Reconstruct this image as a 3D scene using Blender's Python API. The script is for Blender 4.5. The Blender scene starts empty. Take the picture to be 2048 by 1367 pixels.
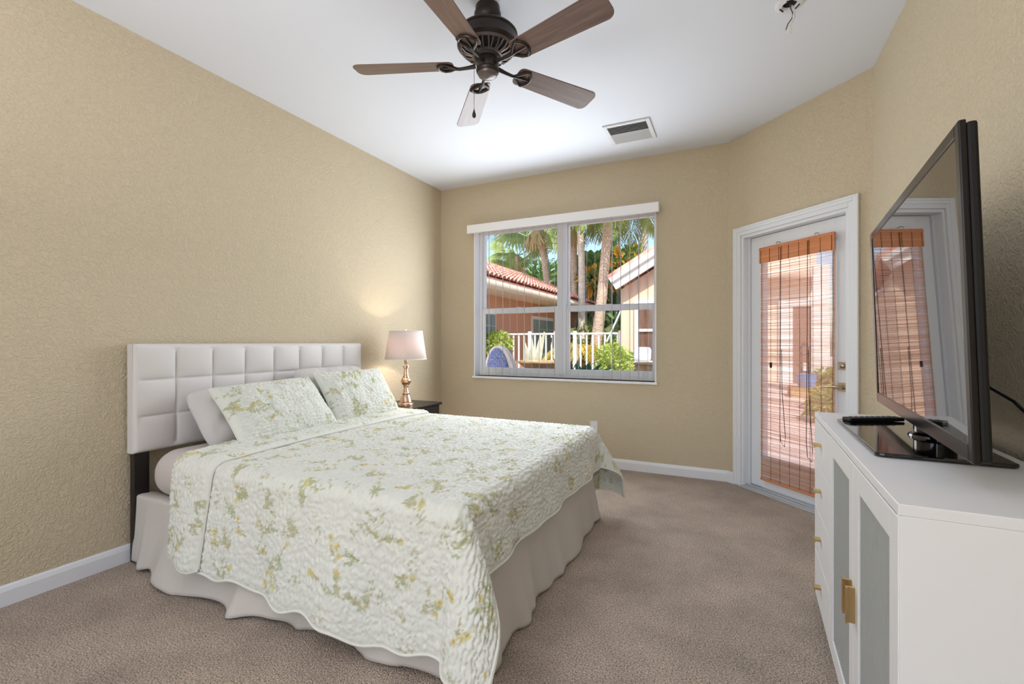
import bpy, bmesh, math, random
import numpy as np
from mathutils import Vector, Matrix, noise
random.seed(7); rng = np.random.default_rng(7)
PI = math.pi; S5 = math.sqrt(.5)
SC = bpy.context.scene; COL = SC.collection

# ------------------------------------------------------------------ camera
H = 2.8
CAM = Vector((2.884, -4.248, 1.153)); YAW = math.radians(25.49); FPX = 932.0
cd = bpy.data.cameras.new('camera'); cam = bpy.data.objects.new('camera', cd); COL.objects.link(cam)
cd.sensor_width = 36; cd.lens = FPX / 2048 * 36; cd.clip_start = .05; cd.clip_end = 300
cam.location = CAM; cam.rotation_euler = (PI / 2, 0, YAW); SC.camera = cam
# ------------------------------------------------------------------ view
vs = SC.view_settings; vs.view_transform = 'Standard'; vs.look = 'None'; vs.gamma = 1; vs.use_curve_mapping = False
vs.exposure = 0.2
# ------------------------------------------------------------------ sky
w = bpy.data.worlds.new('sky'); SC.world = w; w.use_nodes = True
nt = w.node_tree; nt.nodes.clear()
sky = nt.nodes.new('ShaderNodeTexSky'); sky.sky_type = 'NISHITA'; sky.sun_disc = False
sky.sun_elevation = math.radians(48); sky.sun_rotation = math.radians(200); sky.air_density = 1.0; sky.dust_density = 1.6; sky.ozone_density = 1.5
bg = nt.nodes.new('ShaderNodeBackground'); bg.inputs[1].default_value = .26
wo = nt.nodes.new('ShaderNodeOutputWorld'); nt.links.new(sky.outputs[0], bg.inputs[0]); nt.links.new(bg.outputs[0], wo.inputs[0])
# ------------------------------------------------------------------ lights
def light(name, kind, loc, rot, energy, color=(1, 1, 1), **k):
    l = bpy.data.lights.new(name, kind); l.energy = energy; l.color = color
    for a, b in k.items(): setattr(l, a, b)
    o = bpy.data.objects.new(name, l); COL.objects.link(o); o.location = loc; o.rotation_euler = rot
    return o
light('sun', 'SUN', (0, -10, 20), (math.radians(42), 0, math.radians(30)), 5.0, (1, .95, .87), angle=math.radians(.6))
# two added fill lamps, from the rear and upward; daylight by the back window
light('rear_fill', 'AREA', (1.7, -6.25, 1.55), (math.radians(90), 0, 0), 15, (.93, .96, 1), shape='RECTANGLE', size=3.0, size_y=2.2)  # added fill lamp behind the camera, brightens the room from the rear
light('ceiling_fill', 'AREA', (1.9, -4.45, 1.7), (PI, 0, 0), 30, (.97, .98, 1), shape='RECTANGLE', size=1.2, size_y=1.2)  # added fill lamp aimed at the ceiling, no fixture modelled
light('window_daylight', 'AREA', (1.34, -.12, 1.56), (math.radians(-90), 0, 0), 40, (.88, .94, 1), shape='RECTANGLE', size=1.7, size_y=1.4)

# ================================================================== helpers
def new_mat(name):
    m = bpy.data.materials.new(name); m.use_nodes = True; return m, m.node_tree, m.node_tree.nodes['Principled BSDF']
def lin(c): return tuple(((x / 255) / 12.92 if x <= 10 else ((x / 255 + .055) / 1.055) ** 2.4) for x in c)
def mat(name, rgb, rough=.6, metal=0., spec=.5, bump=None, vary=None, ior=None, coat=0, emit=None, sub=None):
    """rgb in display values; bump=(kind, scale, strength, distance); vary=(scale, rgb2, amount)"""
    m, t, b = new_mat(name); N = t.nodes; L = t.links
    c = lin(rgb) + (1,)
    b.inputs['Base Color'].default_value = c; b.inputs['Roughness'].default_value = rough
    b.inputs['Metallic'].default_value = metal; b.inputs['Specular IOR Level'].default_value = spec
    if ior: b.inputs['IOR'].default_value = ior
    if coat: b.inputs['Coat Weight'].default_value = coat
    if emit: b.inputs['Emission Color'].default_value = lin(emit[0]) + (1,); b.inputs['Emission Strength'].default_value = emit[1]
    tc = N.new('ShaderNodeTexCoord')
    if vary:
        n = N.new('ShaderNodeTexNoise'); n.inputs['Scale'].default_value = vary[0]; n.inputs['Detail'].default_value = 5
        if len(vary) > 3:
            mp = N.new('ShaderNodeMapping'); mp.inputs['Scale'].default_value = vary[3]; L.new(tc.outputs['Object'], mp.inputs[0]); L.new(mp.outputs[0], n.inputs[0])
        else: L.new(tc.outputs['Object'], n.inputs[0])
        r = N.new('ShaderNodeValToRGB'); r.color_ramp.elements[0].position = .5 - vary[2] / 2; r.color_ramp.elements[1].position = .5 + vary[2] / 2
        r.color_ramp.elements[0].color = c; r.color_ramp.elements[1].color = lin(vary[1]) + (1,)
        L.new(n.outputs[0], r.inputs[0]); L.new(r.outputs[0], b.inputs['Base Color'])
    if bump:
        kind, sc, st, di = bump[:4]
        if kind == 'voronoi': n = N.new('ShaderNodeTexVoronoi'); n.feature = 'SMOOTH_F1'
        elif kind == 'wave': n = N.new('ShaderNodeTexWave'); n.bands_direction = bump[4]; n.inputs['Distortion'].default_value = bump[5]
        else: n = N.new('ShaderNodeTexNoise'); n.inputs['Detail'].default_value = 4
        n.inputs['Scale'].default_value = sc; L.new(tc.outputs['Object'], n.inputs[0])
        bp = N.new('ShaderNodeBump'); bp.inputs['Strength'].default_value = st; bp.inputs['Distance'].default_value = di
        L.new(n.outputs[0], bp.inputs['Height']); L.new(bp.outputs[0], b.inputs['Normal'])
    return m

class MB:
    def __init__(s): s.v = []; s.f = []
    def add(s, vs_, fs):
        o = len(s.v); s.v += [tuple(x) for x in vs_]; s.f += [tuple(i + o for i in f) for f in fs]; return s
    def box(s, lo, hi, M=None):
        x0, y0, z0 = lo; x1, y1, z1 = hi
        v = [(x0, y0, z0), (x1, y0, z0), (x1, y1, z0), (x0, y1, z0), (x0, y0, z1), (x1, y0, z1), (x1, y1, z1), (x0, y1, z1)]
        if M: v = [M @ Vector(p) for p in v]
        return s.add(v, [(0, 3, 2, 1), (4, 5, 6, 7), (0, 1, 5, 4), (1, 2, 6, 5), (2, 3, 7, 6), (3, 0, 4, 7)])
    def prism(s, poly, z0, z1):
        n = len(poly)
        v = [(x, y, z0) for x, y in poly] + [(x, y, z1) for x, y in poly]
        return s.add(v, [tuple(range(n - 1, -1, -1)), tuple(range(n, 2 * n))] + [(i, (i + 1) % n, n + (i + 1) % n, n + i) for i in range(n)])
    def lathe(s, prof, c=(0, 0, 0), seg=32, M=None, closed=True):
        """prof: list of (r, z)"""
        v = []; n = len(prof)
        for r, z in prof:
            for k in range(seg):
                a = 2 * PI * k / seg; p = Vector((c[0] + r * math.cos(a), c[1] + r * math.sin(a), c[2] + z))
                v.append(M @ p if M else p)
        f = [(i * seg + k, i * seg + (k + 1) % seg, (i + 1) * seg + (k + 1) % seg, (i + 1) * seg + k) for i in range(n - 1) for k in range(seg)]
        if closed: f += [tuple(range(seg - 1, -1, -1)), tuple((n - 1) * seg + k for k in range(seg))]
        return s.add(v, f)
    def tube(s, pts, r, seg=8, cap=True):
        pts = [Vector(p) for p in pts]; n = len(pts); v = []
        up = Vector((0, 0, 1))
        for i, p in enumerate(pts):
            t = (pts[min(i + 1, n - 1)] - pts[max(i - 1, 0)]).normalized()
            a = up.cross(t)
            if a.length < .05: a = Vector((1, 0, 0)).cross(t)
            a.normalize(); b = t.cross(a); rr = r[i] if isinstance(r, (list, tuple)) else r
            for k in range(seg):
                q = 2 * PI * k / seg; v.append(p + a * math.cos(q) * rr + b * math.sin(q) * rr)
        f = [(i * seg + k, i * seg + (k + 1) % seg, (i + 1) * seg + (k + 1) % seg, (i + 1) * seg + k) for i in range(n - 1) for k in range(seg)]
        if cap: f += [tuple(range(seg - 1, -1, -1)), tuple((n - 1) * seg + k for k in range(seg))]
        return s.add(v, f)
    def build(s, name, m, parent=None, smooth=False, bevel=0, loc=None, bseg=2):
        me = bpy.data.meshes.new(name); me.from_pydata([tuple(p) for p in s.v], [], s.f); me.update()
        bm = bmesh.new(); bm.from_mesh(me); bmesh.ops.recalc_face_normals(bm, faces=bm.faces); bm.to_mesh(me); bm.free()
        o = bpy.data.objects.new(name, me); COL.objects.link(o); me.materials.append(m)
        if parent: o.parent = parent
        if loc: o.location = loc
        if smooth:
            me.polygons.foreach_set('use_smooth', [True] * len(me.polygons))
            e = o.modifiers.new('es', 'EDGE_SPLIT'); e.split_angle = math.radians(40)
        if bevel:
            b = o.modifiers.new('bv', 'BEVEL'); b.width = bevel; b.segments = bseg; b.limit_method = 'ANGLE'
        return o
def thing(name, label, cat, loc=(0, 0, 0), rotz=0, group=None):
    o = bpy.data.objects.new(name, None); COL.objects.link(o); o.location = loc; o.rotation_euler = (0, 0, rotz)
    o.empty_display_size = .05
    return tag(o, label, cat, group)
def tag(o, label, cat, group=None, kind=None):
    o['label'] = label; o['category'] = cat
    if group: o['group'] = group
    if kind: o['kind'] = kind
    return o
def struct(o, label=None):
    o['kind'] = 'structure'
    if label: o['label'] = label
    return o
def nbox(name, m, lo, hi, parent=None, bevel=0): return MB().box(lo, hi).build(name, m, parent, bevel=bevel)
def at(u, v, Y):   # where the sight line through photo point (u, v) meets the plane y = Y
    F = Vector((-math.sin(YAW), math.cos(YAW), 0)); R = Vector((math.cos(YAW), math.sin(YAW), 0))
    d = F + R * ((u - 1024) / FPX) + Vector((0, 0, (683.5 - v) / FPX))
    return CAM + d * ((Y - CAM.y) / d.y)

def grid_mesh(name, P, m, parent=None, attr=None, smooth=True):
    """P: (n, k, 3) numpy array"""
    n, k = P.shape[:2]; me = bpy.data.meshes.new(name)
    idx = np.arange(n * k).reshape(n, k)
    q = np.stack([idx[:-1, :-1], idx[1:, :-1], idx[1:, 1:], idx[:-1, 1:]], -1).reshape(-1, 4)
    me.vertices.add(n * k); me.vertices.foreach_set('co', P.reshape(-1).astype(np.float32))
    me.loops.add(q.size); me.loops.foreach_set('vertex_index', q.reshape(-1).astype(np.int32))
    me.polygons.add(len(q)); me.polygons.foreach_set('loop_start', np.arange(0, q.size, 4, dtype=np.int32))
    me.update(calc_edges=True); me.validate()
    if smooth: me.polygons.foreach_set('use_smooth', [True] * len(q))
    if attr is not None:
        a = me.color_attributes.new('print', 'FLOAT_COLOR', 'POINT')
        a.data.foreach_set('color', np.concatenate([attr.reshape(-1, 3), np.ones((n * k, 1))], 1).reshape(-1).astype(np.float32))
    me.materials.append(m)
    o = bpy.data.objects.new(name, me); COL.objects.link(o)
    if parent: o.parent = parent
    return o
def vnoise(u, v, scale, seed=0):
    """smooth value noise on numpy arrays"""
    r = np.random.default_rng(seed).random((257, 257)); x = u * scale + 1000.3; y = v * scale + 1000.7
    xi = np.floor(x).astype(int); yi = np.floor(y).astype(int); fx = x - xi; fy = y - yi
    fx = fx * fx * (3 - 2 * fx); fy = fy * fy * (3 - 2 * fy); g = lambda a, b: r[a % 256, b % 256]
    return (g(xi, yi) * (1 - fx) + g(xi + 1, yi) * fx) * (1 - fy) + (g(xi, yi + 1) * (1 - fx) + g(xi + 1, yi + 1) * fx) * fy

# ================================================================== materials
def wall_mat(name, rgb):
    m, t, b = new_mat(name); N = t.nodes; L = t.links
    b.inputs['Base Color'].default_value = lin(rgb) + (1,); b.inputs['Roughness'].default_value = .75; b.inputs['Specular IOR Level'].default_value = .3
    tc = N.new('ShaderNodeTexCoord')
    n1 = N.new('ShaderNodeTexNoise'); n1.inputs['Scale'].default_value = 55; n1.inputs['Detail'].default_value = 3; n1.inputs['Distortion'].default_value = 1.2
    n2 = N.new('ShaderNodeTexNoise'); n2.inputs['Scale'].default_value = 160; n2.inputs['Detail'].default_value = 2
    for n in (n1, n2): L.new(tc.outputs['Object'], n.inputs[0])
    r = N.new('ShaderNodeValToRGB'); r.color_ramp.elements[0].position = .42; r.color_ramp.elements[1].position = .62; L.new(n1.outputs[0], r.inputs[0])
    a = N.new('ShaderNodeMath'); a.operation = 'MULTIPLY_ADD'; a.inputs[1].default_value = .35
    L.new(n2.outputs[0], a.inputs[0]); L.new(r.outputs[0], a.inputs[2])
    bp = N.new('ShaderNodeBump'); bp.inputs['Strength'].default_value = .7; bp.inputs['Distance'].default_value = .0034
    L.new(a.outputs[0], bp.inputs['Height']); L.new(bp.outputs[0], b.inputs['Normal'])
    return m
M_wall = wall_mat('wall_paint', (208, 194, 167))
M_ceil = mat('ceiling_paint', (229, 234, 243), .85, bump=('noise', 220, .1, .001))
M_trim = mat('white_trim_paint', (232, 235, 240), .4)
M_frame = mat('window_vinyl', (247, 248, 250), .35)
M_white = mat('white_lacquer', (232, 233, 234), .35)
M_black = mat('espresso_wood', (28, 22, 21), .35, bump=('noise', 30, .05, .001))
M_shadow = mat('dark_cavity', (14, 14, 15), .9)
M_brass = mat('brushed_brass', (206, 178, 128), .32, 1)
M_nickel = mat('satin_nickel', (188, 172, 148), .3, 1)

def carpet_mat():
    m, t, b = new_mat('carpet'); N = t.nodes; L = t.links
    tc = N.new('ShaderNodeTexCoord'); b.inputs['Roughness'].default_value = .95; b.inputs['Specular IOR Level'].default_value = .15
    b.inputs['Sheen Weight'].default_value = .25
    big = N.new('ShaderNodeTexNoise'); big.inputs['Scale'].default_value = 2.6; big.inputs['Detail'].default_value = 6; big.inputs['Roughness'].default_value = .65
    fine = N.new('ShaderNodeTexNoise'); fine.inputs['Scale'].default_value = 165; fine.inputs['Detail'].default_value = 3; fine.inputs['Roughness'].default_value = .7
    vo = N.new('ShaderNodeTexVoronoi'); vo.inputs['Scale'].default_value = 165
    for n in (big, fine, vo): L.new(tc.outputs['Object'], n.inputs[0])
    r1 = N.new('ShaderNodeValToRGB'); e = r1.color_ramp.elements
    e[0].position = .34; e[0].color = lin((98, 80, 66)) + (1,); e[1].position = .62; e[1].color = lin((226, 206, 186)) + (1,)
    L.new(fine.outputs[0], r1.inputs[0])
    r2 = N.new('ShaderNodeValToRGB'); e = r2.color_ramp.elements; e[0].position = .35; e[0].color = (.82, .81, .80, 1); e[1].position = .62; e[1].color = (1.16, 1.15, 1.14, 1)
    L.new(big.outputs[0], r2.inputs[0])
    mx = N.new('ShaderNodeMix'); mx.data_type = 'RGBA'; mx.blend_type = 'MULTIPLY'; mx.inputs[0].default_value = 1
    L.new(r1.outputs[0], mx.inputs[6]); L.new(r2.outputs[0], mx.inputs[7]); L.new(mx.outputs[2], b.inputs['Base Color'])
    s = N.new('ShaderNodeMath'); s.operation = 'SUBTRACT'; L.new(fine.outputs[0], s.inputs[0]); L.new(vo.outputs['Distance'], s.inputs[1])
    bp = N.new('ShaderNodeBump'); bp.inputs['Strength'].default_value = .9; bp.inputs['Distance'].default_value = .009
    L.new(s.outputs[0], bp.inputs['Height']); L.new(bp.outputs[0], b.inputs['Normal'])
    return m
M_carpet = carpet_mat()
def glass_mat(name, tint=(1, 1, 1), gloss=.06):
    m = bpy.data.materials.new(name); m.use_nodes = True; t = m.node_tree; N = t.nodes; N.clear()
    tr = N.new('ShaderNodeBsdfTransparent'); tr.inputs[0].default_value = tint + (1,)
    gl = N.new('ShaderNodeBsdfGlossy'); gl.inputs['Roughness'].default_value = .01
    mx = N.new('ShaderNodeMixShader'); mx.inputs[0].default_value = gloss; o = N.new('ShaderNodeOutputMaterial')
    t.links.new(tr.outputs[0], mx.inputs[1]); t.links.new(gl.outputs[0], mx.inputs[2]); t.links.new(mx.outputs[0], o.inputs[0])
    return m
M_glass = glass_mat('window_glass', (.97, .98, .98), .012)

# ================================================================== the room
W = 2.8393; T = 1.1281; CX = W + T * S5; CY = -T * S5; YR = -6.3; TH = .20
outline = [(-TH, YR - TH), (-TH, TH), (W + TH * .4142, TH), (CX + TH, CY + TH * .4142), (CX + TH, YR - TH)]
struct(MB().prism(outline, -.12, 0).build('floor', M_carpet))
struct(MB().prism(outline, H, H + .12).build('ceiling', M_ceil))
struct(nbox('wall_left', M_wall, (-TH, YR, 0), (0, TH, H)))
WX0, WX1, WZ0, WZ1 = .416, 2.265, .80, 2.36
wb = MB().box((0, 0, 0), (WX0, TH, H)).box((WX1, 0, 0), (W + .0, TH, H)).box((WX0, 0, 0), (WX1, TH, WZ0)).box((WX0, 0, WZ1), (WX1, TH, H))
wb.prism([(W, 0), (W + TH * .4142, TH), (W, TH)], 0, H)
struct(wb.build('wall_back', M_wall))
# the slanting wall with the door: local x runs along the wall from its left corner, local y points outdoors
DW = lambda o: (setattr(o, 'location', (W, 0, 0)), setattr(o, 'rotation_euler', (0, 0, -PI / 4)))
D0, D1, DZ = .135, .985, 2.0
wc = MB().prism([(0, 0), (D0, 0), (D0, TH), (TH * .4142, TH)], 0, H).prism([(D1, 0), (T, 0), (T - TH * .4142, TH), (D1, TH)], 0, H).box((D0, 0, DZ), (D1, TH, H))
o = struct(wc.build('wall_corner', M_wall)); DW(o)
struct(nbox('wall_right', M_wall, (CX, YR, 0), (CX + TH, CY, H)))
# rear wall with a wide unseen opening, added behind the fill lamp
wr = MB().box((-TH, YR - TH, 0), (.2, YR, H)).box((3.2, YR - TH, 0), (CX + TH, YR, H)).box((.2, YR - TH, 0), (3.2, YR, .45)).box((.2, YR - TH, 2.65), (3.2, YR, H))
struct(wr.build('wall_rear', M_wall))
# baseboards with a stepped moulding profile
def base(name, a, b, n):
    """run from a to b; n is the unit normal into the room"""
    prof = [(0, 0), (.014, 0), (.014, .065), (.011, .075), (.009, .082), (.005, .088), (0, .09)]
    m = MB(); v = []
    for p in (a, b):
        for d, z in prof: v.append((p[0] + n[0] * d, p[1] + n[1] * d, z))
    k = len(prof); f = [(i, (i + 1) % k, k + (i + 1) % k, k + i) for i in range(k)] + [tuple(range(k)), tuple(range(2 * k - 1, k - 1, -1))]
    return struct(m.add(v, f).build(name, M_trim))
base('baseboard_left', (0, YR), (0, 0), (1, 0))
base('baseboard_back', (0, 0), (W, 0), (0, -1))
base('baseboard_corner', (W, 0), (W + .07 * S5, -.07 * S5), (-S5, -S5))
base('baseboard_right', (CX, CY), (CX, YR), (-1, 0))

# ---------------------------------------------------------------- window
WY = .045
win = struct(MB().box((WX0, .06 + WY, WZ0), (WX0 + .035, .14 + WY, WZ1)).box((WX1 - .035, .06 + WY, WZ0), (WX1, .14 + WY, WZ1)).box((WX0 + .035, .06 + WY, WZ0), (WX1 - .035, .14 + WY, WZ0 + .035)).box((WX0 + .035, .06 + WY, WZ1 - .03), (WX1 - .035, .14 + WY, WZ1)).build('window_1', M_frame, bevel=.003), 'white framed double-hung window pair in the back wall')
MXC = 1.352
MB().box((MXC - .045, .055 + WY, WZ0 + .035), (MXC + .045, .145 + WY, WZ1 - .03)).box((MXC - .012, .045 + WY, WZ0 + .035), (MXC + .012, .055 + WY, WZ1 - .03)).build('mullion', M_frame, win, bevel=.003)
for x0, x1 in ((WX0 + .035, MXC - .045), (MXC + .045, WX1 - .02)):
    zm = 1.50; sw = .030
    lo = MB().box((x0, .066 + WY, WZ0 + .035), (x0 + sw, .10 + WY, zm)).box((x1 - sw, .066 + WY, WZ0 + .035), (x1, .10 + WY, zm)).box((x0 + sw, .066 + WY, WZ0 + .035), (x1 - sw, .10 + WY, WZ0 + .085)).box((x0 + sw, .066 + WY, zm - .05), (x1 - sw, .10 + WY, zm)).build('lower_sash', M_frame, win, bevel=.003)
    nbox('pane', M_glass, (x0 + sw, .082 + WY, WZ0 + .085), (x1 - sw, .086 + WY, zm - .05), lo)
    up = MB().box((x0, .102 + WY, zm - .03), (x0 + .02, .136 + WY, WZ1 - .03)).box((x1 - .02, .102 + WY, zm - .03), (x1, .136 + WY, WZ1 - .03)).box((x0 + .02, .102 + WY, zm - .03), (x1 - .02, .136 + WY, zm + .01)).box((x0 + .02, .102 + WY, WZ1 - .06), (x1 - .02, .136 + WY, WZ1 - .03)).build('upper_sash', M_frame, win, bevel=.003)
    nbox('pane', M_glass, (x0 + .02, .118 + WY, zm + .01), (x1 - .02, .122 + WY, WZ1 - .06), up)
    nbox('sash_lock', M_frame, ((x0 + x1) / 2 - .03, .07 + WY, zm), ((x0 + x1) / 2 + .03, .098 + WY, zm + .012), win, bevel=.003)
nbox('sill', M_frame, (WX0 - .01, -.025, WZ0 - .022), (WX1 + .01, .06 + WY, WZ0), win, bevel=.004)
MB().box((WX0, .0, WZ0), (WX0 + .012, .06 + WY, WZ1)).build('reveal', M_frame, win)
MB().box((WX1 - .012, .0, WZ0), (WX1, .06 + WY, WZ1)).build('reveal', M_frame, win)
# vertical blind
M_vane = mat('blind_vane_vinyl', (205, 205, 206), .5)
_t = M_vane.node_tree; _tr = _t.nodes.new('ShaderNodeBsdfTranslucent'); _tr.inputs[0].default_value = (.9, .9, .9, 1); _mx = _t.nodes.new('ShaderNodeMixShader'); _mx.inputs[0].default_value = .65
_t.links.new(_t.nodes['Principled BSDF'].outputs[0], _mx.inputs[1]); _t.links.new(_tr.outputs[0], _mx.inputs[2]); _t.links.new(_mx.outputs[0], _t.nodes['Material Output'].inputs[0])
vb = thing('vertical_blind', 'white vertical blind with its vanes turned open across the back window', 'blind', ((WX0 + WX1) / 2, -.045, 2.36))
nbox('headrail', M_frame, (-.93, -.012, -.075), (.93, .03, -.045), vb)
MB().box((-.957, -.045, -.085), (.957, -.037, 0)).box((-.957, -.037, -.085), (-.949, .045, 0)).box((.949, -.037, -.085), (.957, .045, 0)).build('valance', M_frame, vb, bevel=.002)
NV = 22
vane0 = None
for i in range(NV):
    x = -.80 + i * (1.66 / (NV - 1)) - .0
    if vane0 is None:
        n = 7; v = []; f = []
        for j in range(n):
            s_ = -1 + 2 * j / (n - 1); yy = s_ * .044; xx = .0012 * (1 - s_ * s_)
            for z in (-.075, -1.545): v.append((xx, yy, z))
            for z in (-.075, -1.545): v.append((xx + .0012, yy, z))
        for j in range(n - 1):
            a = j * 4; b_ = a + 4
            f += [(a, b_, b_ + 1, a + 1), (a + 2, a + 3, b_ + 3, b_ + 2), (a, a + 2, b_ + 2, b_), (a + 1, b_ + 1, b_ + 3, a + 3)]
        f += [(0, 1, 3, 2), (4 * n - 4, 4 * n - 2, 4 * n - 1, 4 * n - 3)]
        vane0 = MB().add(v, f).build('vane', M_vane, vb, smooth=True); o = vane0
    else:
        o = vane0.copy(); COL.objects.link(o); o.parent = vb
    o.location = (x, 0, 0); px = (WX0 + WX1) / 2 + x
    o.rotation_euler = (0, 0, math.atan2(CAM.x - px, CAM.y * -1) * .7 + math.radians(6.4) + random.uniform(-.03, .03))

# ---------------------------------------------------------------- door in the slanting wall
cas = MB()
cw = .066
def casing(m, x0, x1, z1, w):
    # picture-frame casing, three stepped boards
    for (d0, d1, y) in ((0, w, -.012), (.008, w * .55, -.018), (.0, w * .22, -.022)):
        m.box((x0 - w + d0, y, 0), (x0 - w + d1, 0, z1 + w - d0)); m.box((x1 + w - d1, y, 0), (x1 + w - d0, 0, z1 + w - d0))
        m.box((x0 - w + d1, y, z1 + w - d1), (x1 + w - d1, 0, z1 + w - d0))
    return m
o = struct(casing(cas, D0, D1, DZ, cw).build('trim_1', M_trim, bevel=.003), 'white moulded casing round the glass door'); DW(o)
jb = MB().box((D0, .0, 0), (D0 + .022, TH, DZ)).box((D1 - .022, 0, 0), (D1, TH, DZ)).box((D0 + .022, 0, DZ - .022), (D1 - .022, TH, DZ))
jb.box((D0 + .022, .052, 0), (D0 + .034, .066, DZ - .022)).box((D1 - .034, .052, 0), (D1 - .022, .066, DZ - .022))
o = struct(jb.build('trim_2', M_trim), 'white door jamb lining the opening'); DW(o)
M_alu = mat('threshold_metal', (196, 200, 205), .4, .6)
o = struct(MB().box((D0 - .05, -.03, 0), (D1 + .0, .0, .012)).box((D0, 0, 0), (D1, TH, .02)).box((D0, .02, .02), (D1, .035, .03)).build('trim_3', M_alu, bevel=.003), 'metal threshold under the glass door'); DW(o)
S0, S1, SZ0, SZ1 = D0 + .036, D1 - .024, .03, DZ - .026
GX0, GX1, GZ0, GZ1 = S0 + .115, S1 - .115, .27, 1.80
dr = MB().box((S0, .068, SZ0), (GX0, .112, SZ1)).box((GX1, .068, SZ0), (S1, .112, SZ1)).box((GX0, .068, SZ0), (GX1, .112, GZ0)).box((GX0, .068, GZ1), (GX1, .112, SZ1))
door = struct(dr.build('door_1', M_trim, bevel=.002), 'white glazed exterior door in the slanting wall'); DW(door)
MB().box((GX0 - .02, .058, GZ0 - .02), (GX0 + .008, .068, GZ1 + .02)).box((GX1 - .008, .058, GZ0 - .02), (GX1 + .02, .068, GZ1 + .02)).box((GX0 + .008, .058, GZ0 - .02), (GX1 - .008, .068, GZ0 + .008)).box((GX0 + .008, .058, GZ1 - .008), (GX1 - .008, .068, GZ1 + .02)).build('glazing_bead', M_trim, door, bevel=.002)
nbox('pane', M_glass, (GX0, .088, GZ0), (GX1, .092, GZ1), door)
hx = S1 - .06
RX = Matrix.Translation((hx, .068, .87)) @ Matrix.Rotation(PI / 2, 4, 'X')
hd = MB().box((hx - .026, .058, .832), (hx + .026, .068, .888)).lathe([(.016, 0), (.014, .03), (.012, .04)], M=Matrix.Translation((hx, .062, .86)) @ Matrix.Rotation(PI / 2, 4, 'X'), seg=16)
hd.tube([(hx, .022, .86), (hx - .03, .02, .86), (hx - .07, .022, .857), (hx - .118, .03, .852)], [.012, .0095, .008, .0055], 10)
hd.build('lever_handle', M_nickel, door, smooth=True, bevel=.002)
MB().box((hx - .026, .060, .972), (hx + .026, .068, 1.024)).lathe([(.018, 0), (.016, .012), (.005, .02), (.004, .03)], M=Matrix.Translation((hx, .060, .998)) @ Matrix.Rotation(PI / 2, 4, 'X'), seg=16).build('deadbolt', M_nickel, door, smooth=True, bevel=.002)

# bamboo blind on the door
def bamboo_mat(name, see):
    m, t, b = new_mat(name); N = t.nodes; L = t.links
    tc = N.new('ShaderNodeTexCoord'); mp = N.new('ShaderNodeMapping'); mp.inputs['Scale'].default_value = (1.2, 1, 330); L.new(tc.outputs['Object'], mp.inputs[0])
    n = N.new('ShaderNodeTexNoise'); n.inputs['Scale'].default_value = 1.0; n.inputs['Detail'].default_value = 2; L.new(mp.outputs[0], n.inputs[0])
    mp2 = N.new('ShaderNodeMapping'); mp2.inputs['Scale'].default_value = (.7, 1, 28); L.new(tc.outputs['Object'], mp2.inputs[0])
    n2 = N.new('ShaderNodeTexNoise'); n2.inputs['Scale'].default_value = 1.0; n2.inputs['Detail'].default_value = 3; L.new(mp2.outputs[0], n2.inputs[0])
    r = N.new('ShaderNodeValToRGB'); e = r.color_ramp.elements; e[0].position = .3; e[0].color = lin((190, 108, 58)) + (1,); e[1].position = .72; e[1].color = lin((232, 156, 100)) + (1,)
    mid = N.new('ShaderNodeMath'); mid.operation = 'MULTIPLY_ADD'; mid.inputs[1].default_value = .5
    h = N.new('ShaderNodeMath'); h.operation = 'MULTIPLY'; h.inputs[1].default_value = .5
    L.new(n2.outputs[0], h.inputs[0]); L.new(n.outputs[0], mid.inputs[0]); L.new(h.outputs[0], mid.inputs[2]); L.new(mid.outputs[0], r.inputs[0])
    L.new(r.outputs[0], b.inputs['Base Color']); b.inputs['Roughness'].default_value = .45
    bp = N.new('ShaderNodeBump'); bp.inputs['Strength'].default_value = .5; bp.inputs['Distance'].default_value = .002; L.new(n.outputs[0], bp.inputs['Height']); L.new(bp.outputs[0], b.inputs['Normal'])
    if see:   # thin splints with open gaps between them
        w_ = N.new('ShaderNodeMath'); w_.operation = 'GREATER_THAN'; w_.inputs[1].default_value = .5 - see
        a = N.new('ShaderNodeMapRange'); a.inputs['From Min'].default_value = .42; a.inputs['From Max'].default_value = .56; a.inputs['To Min'].default_value = .10; a.inputs['To Max'].default_value = see
        L.new(n.outputs[0], a.inputs[0])
        b.inputs['Subsurface Weight'].default_value = 0
        out = N['Material Output']; tl = N.new('ShaderNodeBsdfTranslucent'); tl.inputs[0].default_value = lin((236, 200, 172)) + (1,); m1 = N.new('ShaderNodeMixShader'); m1.inputs[0].default_value = .6
        tp = N.new('ShaderNodeBsdfTransparent'); m2 = N.new('ShaderNodeMixShader')
        L.new(b.outputs[0], m1.inputs[1]); L.new(tl.outputs[0], m1.inputs[2]); L.new(a.outputs[0], m2.inputs[0]); L.new(tp.outputs[0], m2.inputs[1]); L.new(m1.outputs[0], m2.inputs[2]); L.new(m2.outputs[0], out.inputs[0])
    return m
M_bam = bamboo_mat('bamboo_splints', .66); M_bamt = bamboo_mat('bamboo_valance', 0)
M_cord = mat('dark_brown_cord', (52, 30, 22), .8)
bb = thing('bamboo_blind', 'reddish brown bamboo roll-up blind hanging on the glass door', 'blind', (W, 0, 0), -PI / 4)
BX0, BX1, BZ0, BZ1 = .285, .865, .10, 1.872
nbox('slat_panel', M_bam, (BX0, .040, BZ0), (BX1, .042, BZ1), bb)
nbox('valance', M_bamt, (BX0 - .004, .028, BZ1 - .115), (BX1 + .004, .032, BZ1 + .004), bb)
MB().tube([(BX0 - .004, .036, BZ1 - .01), (BX1 + .004, .036, BZ1 - .01)], .012, 10).build('head_rod', M_bamt, bb, smooth=True)
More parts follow.
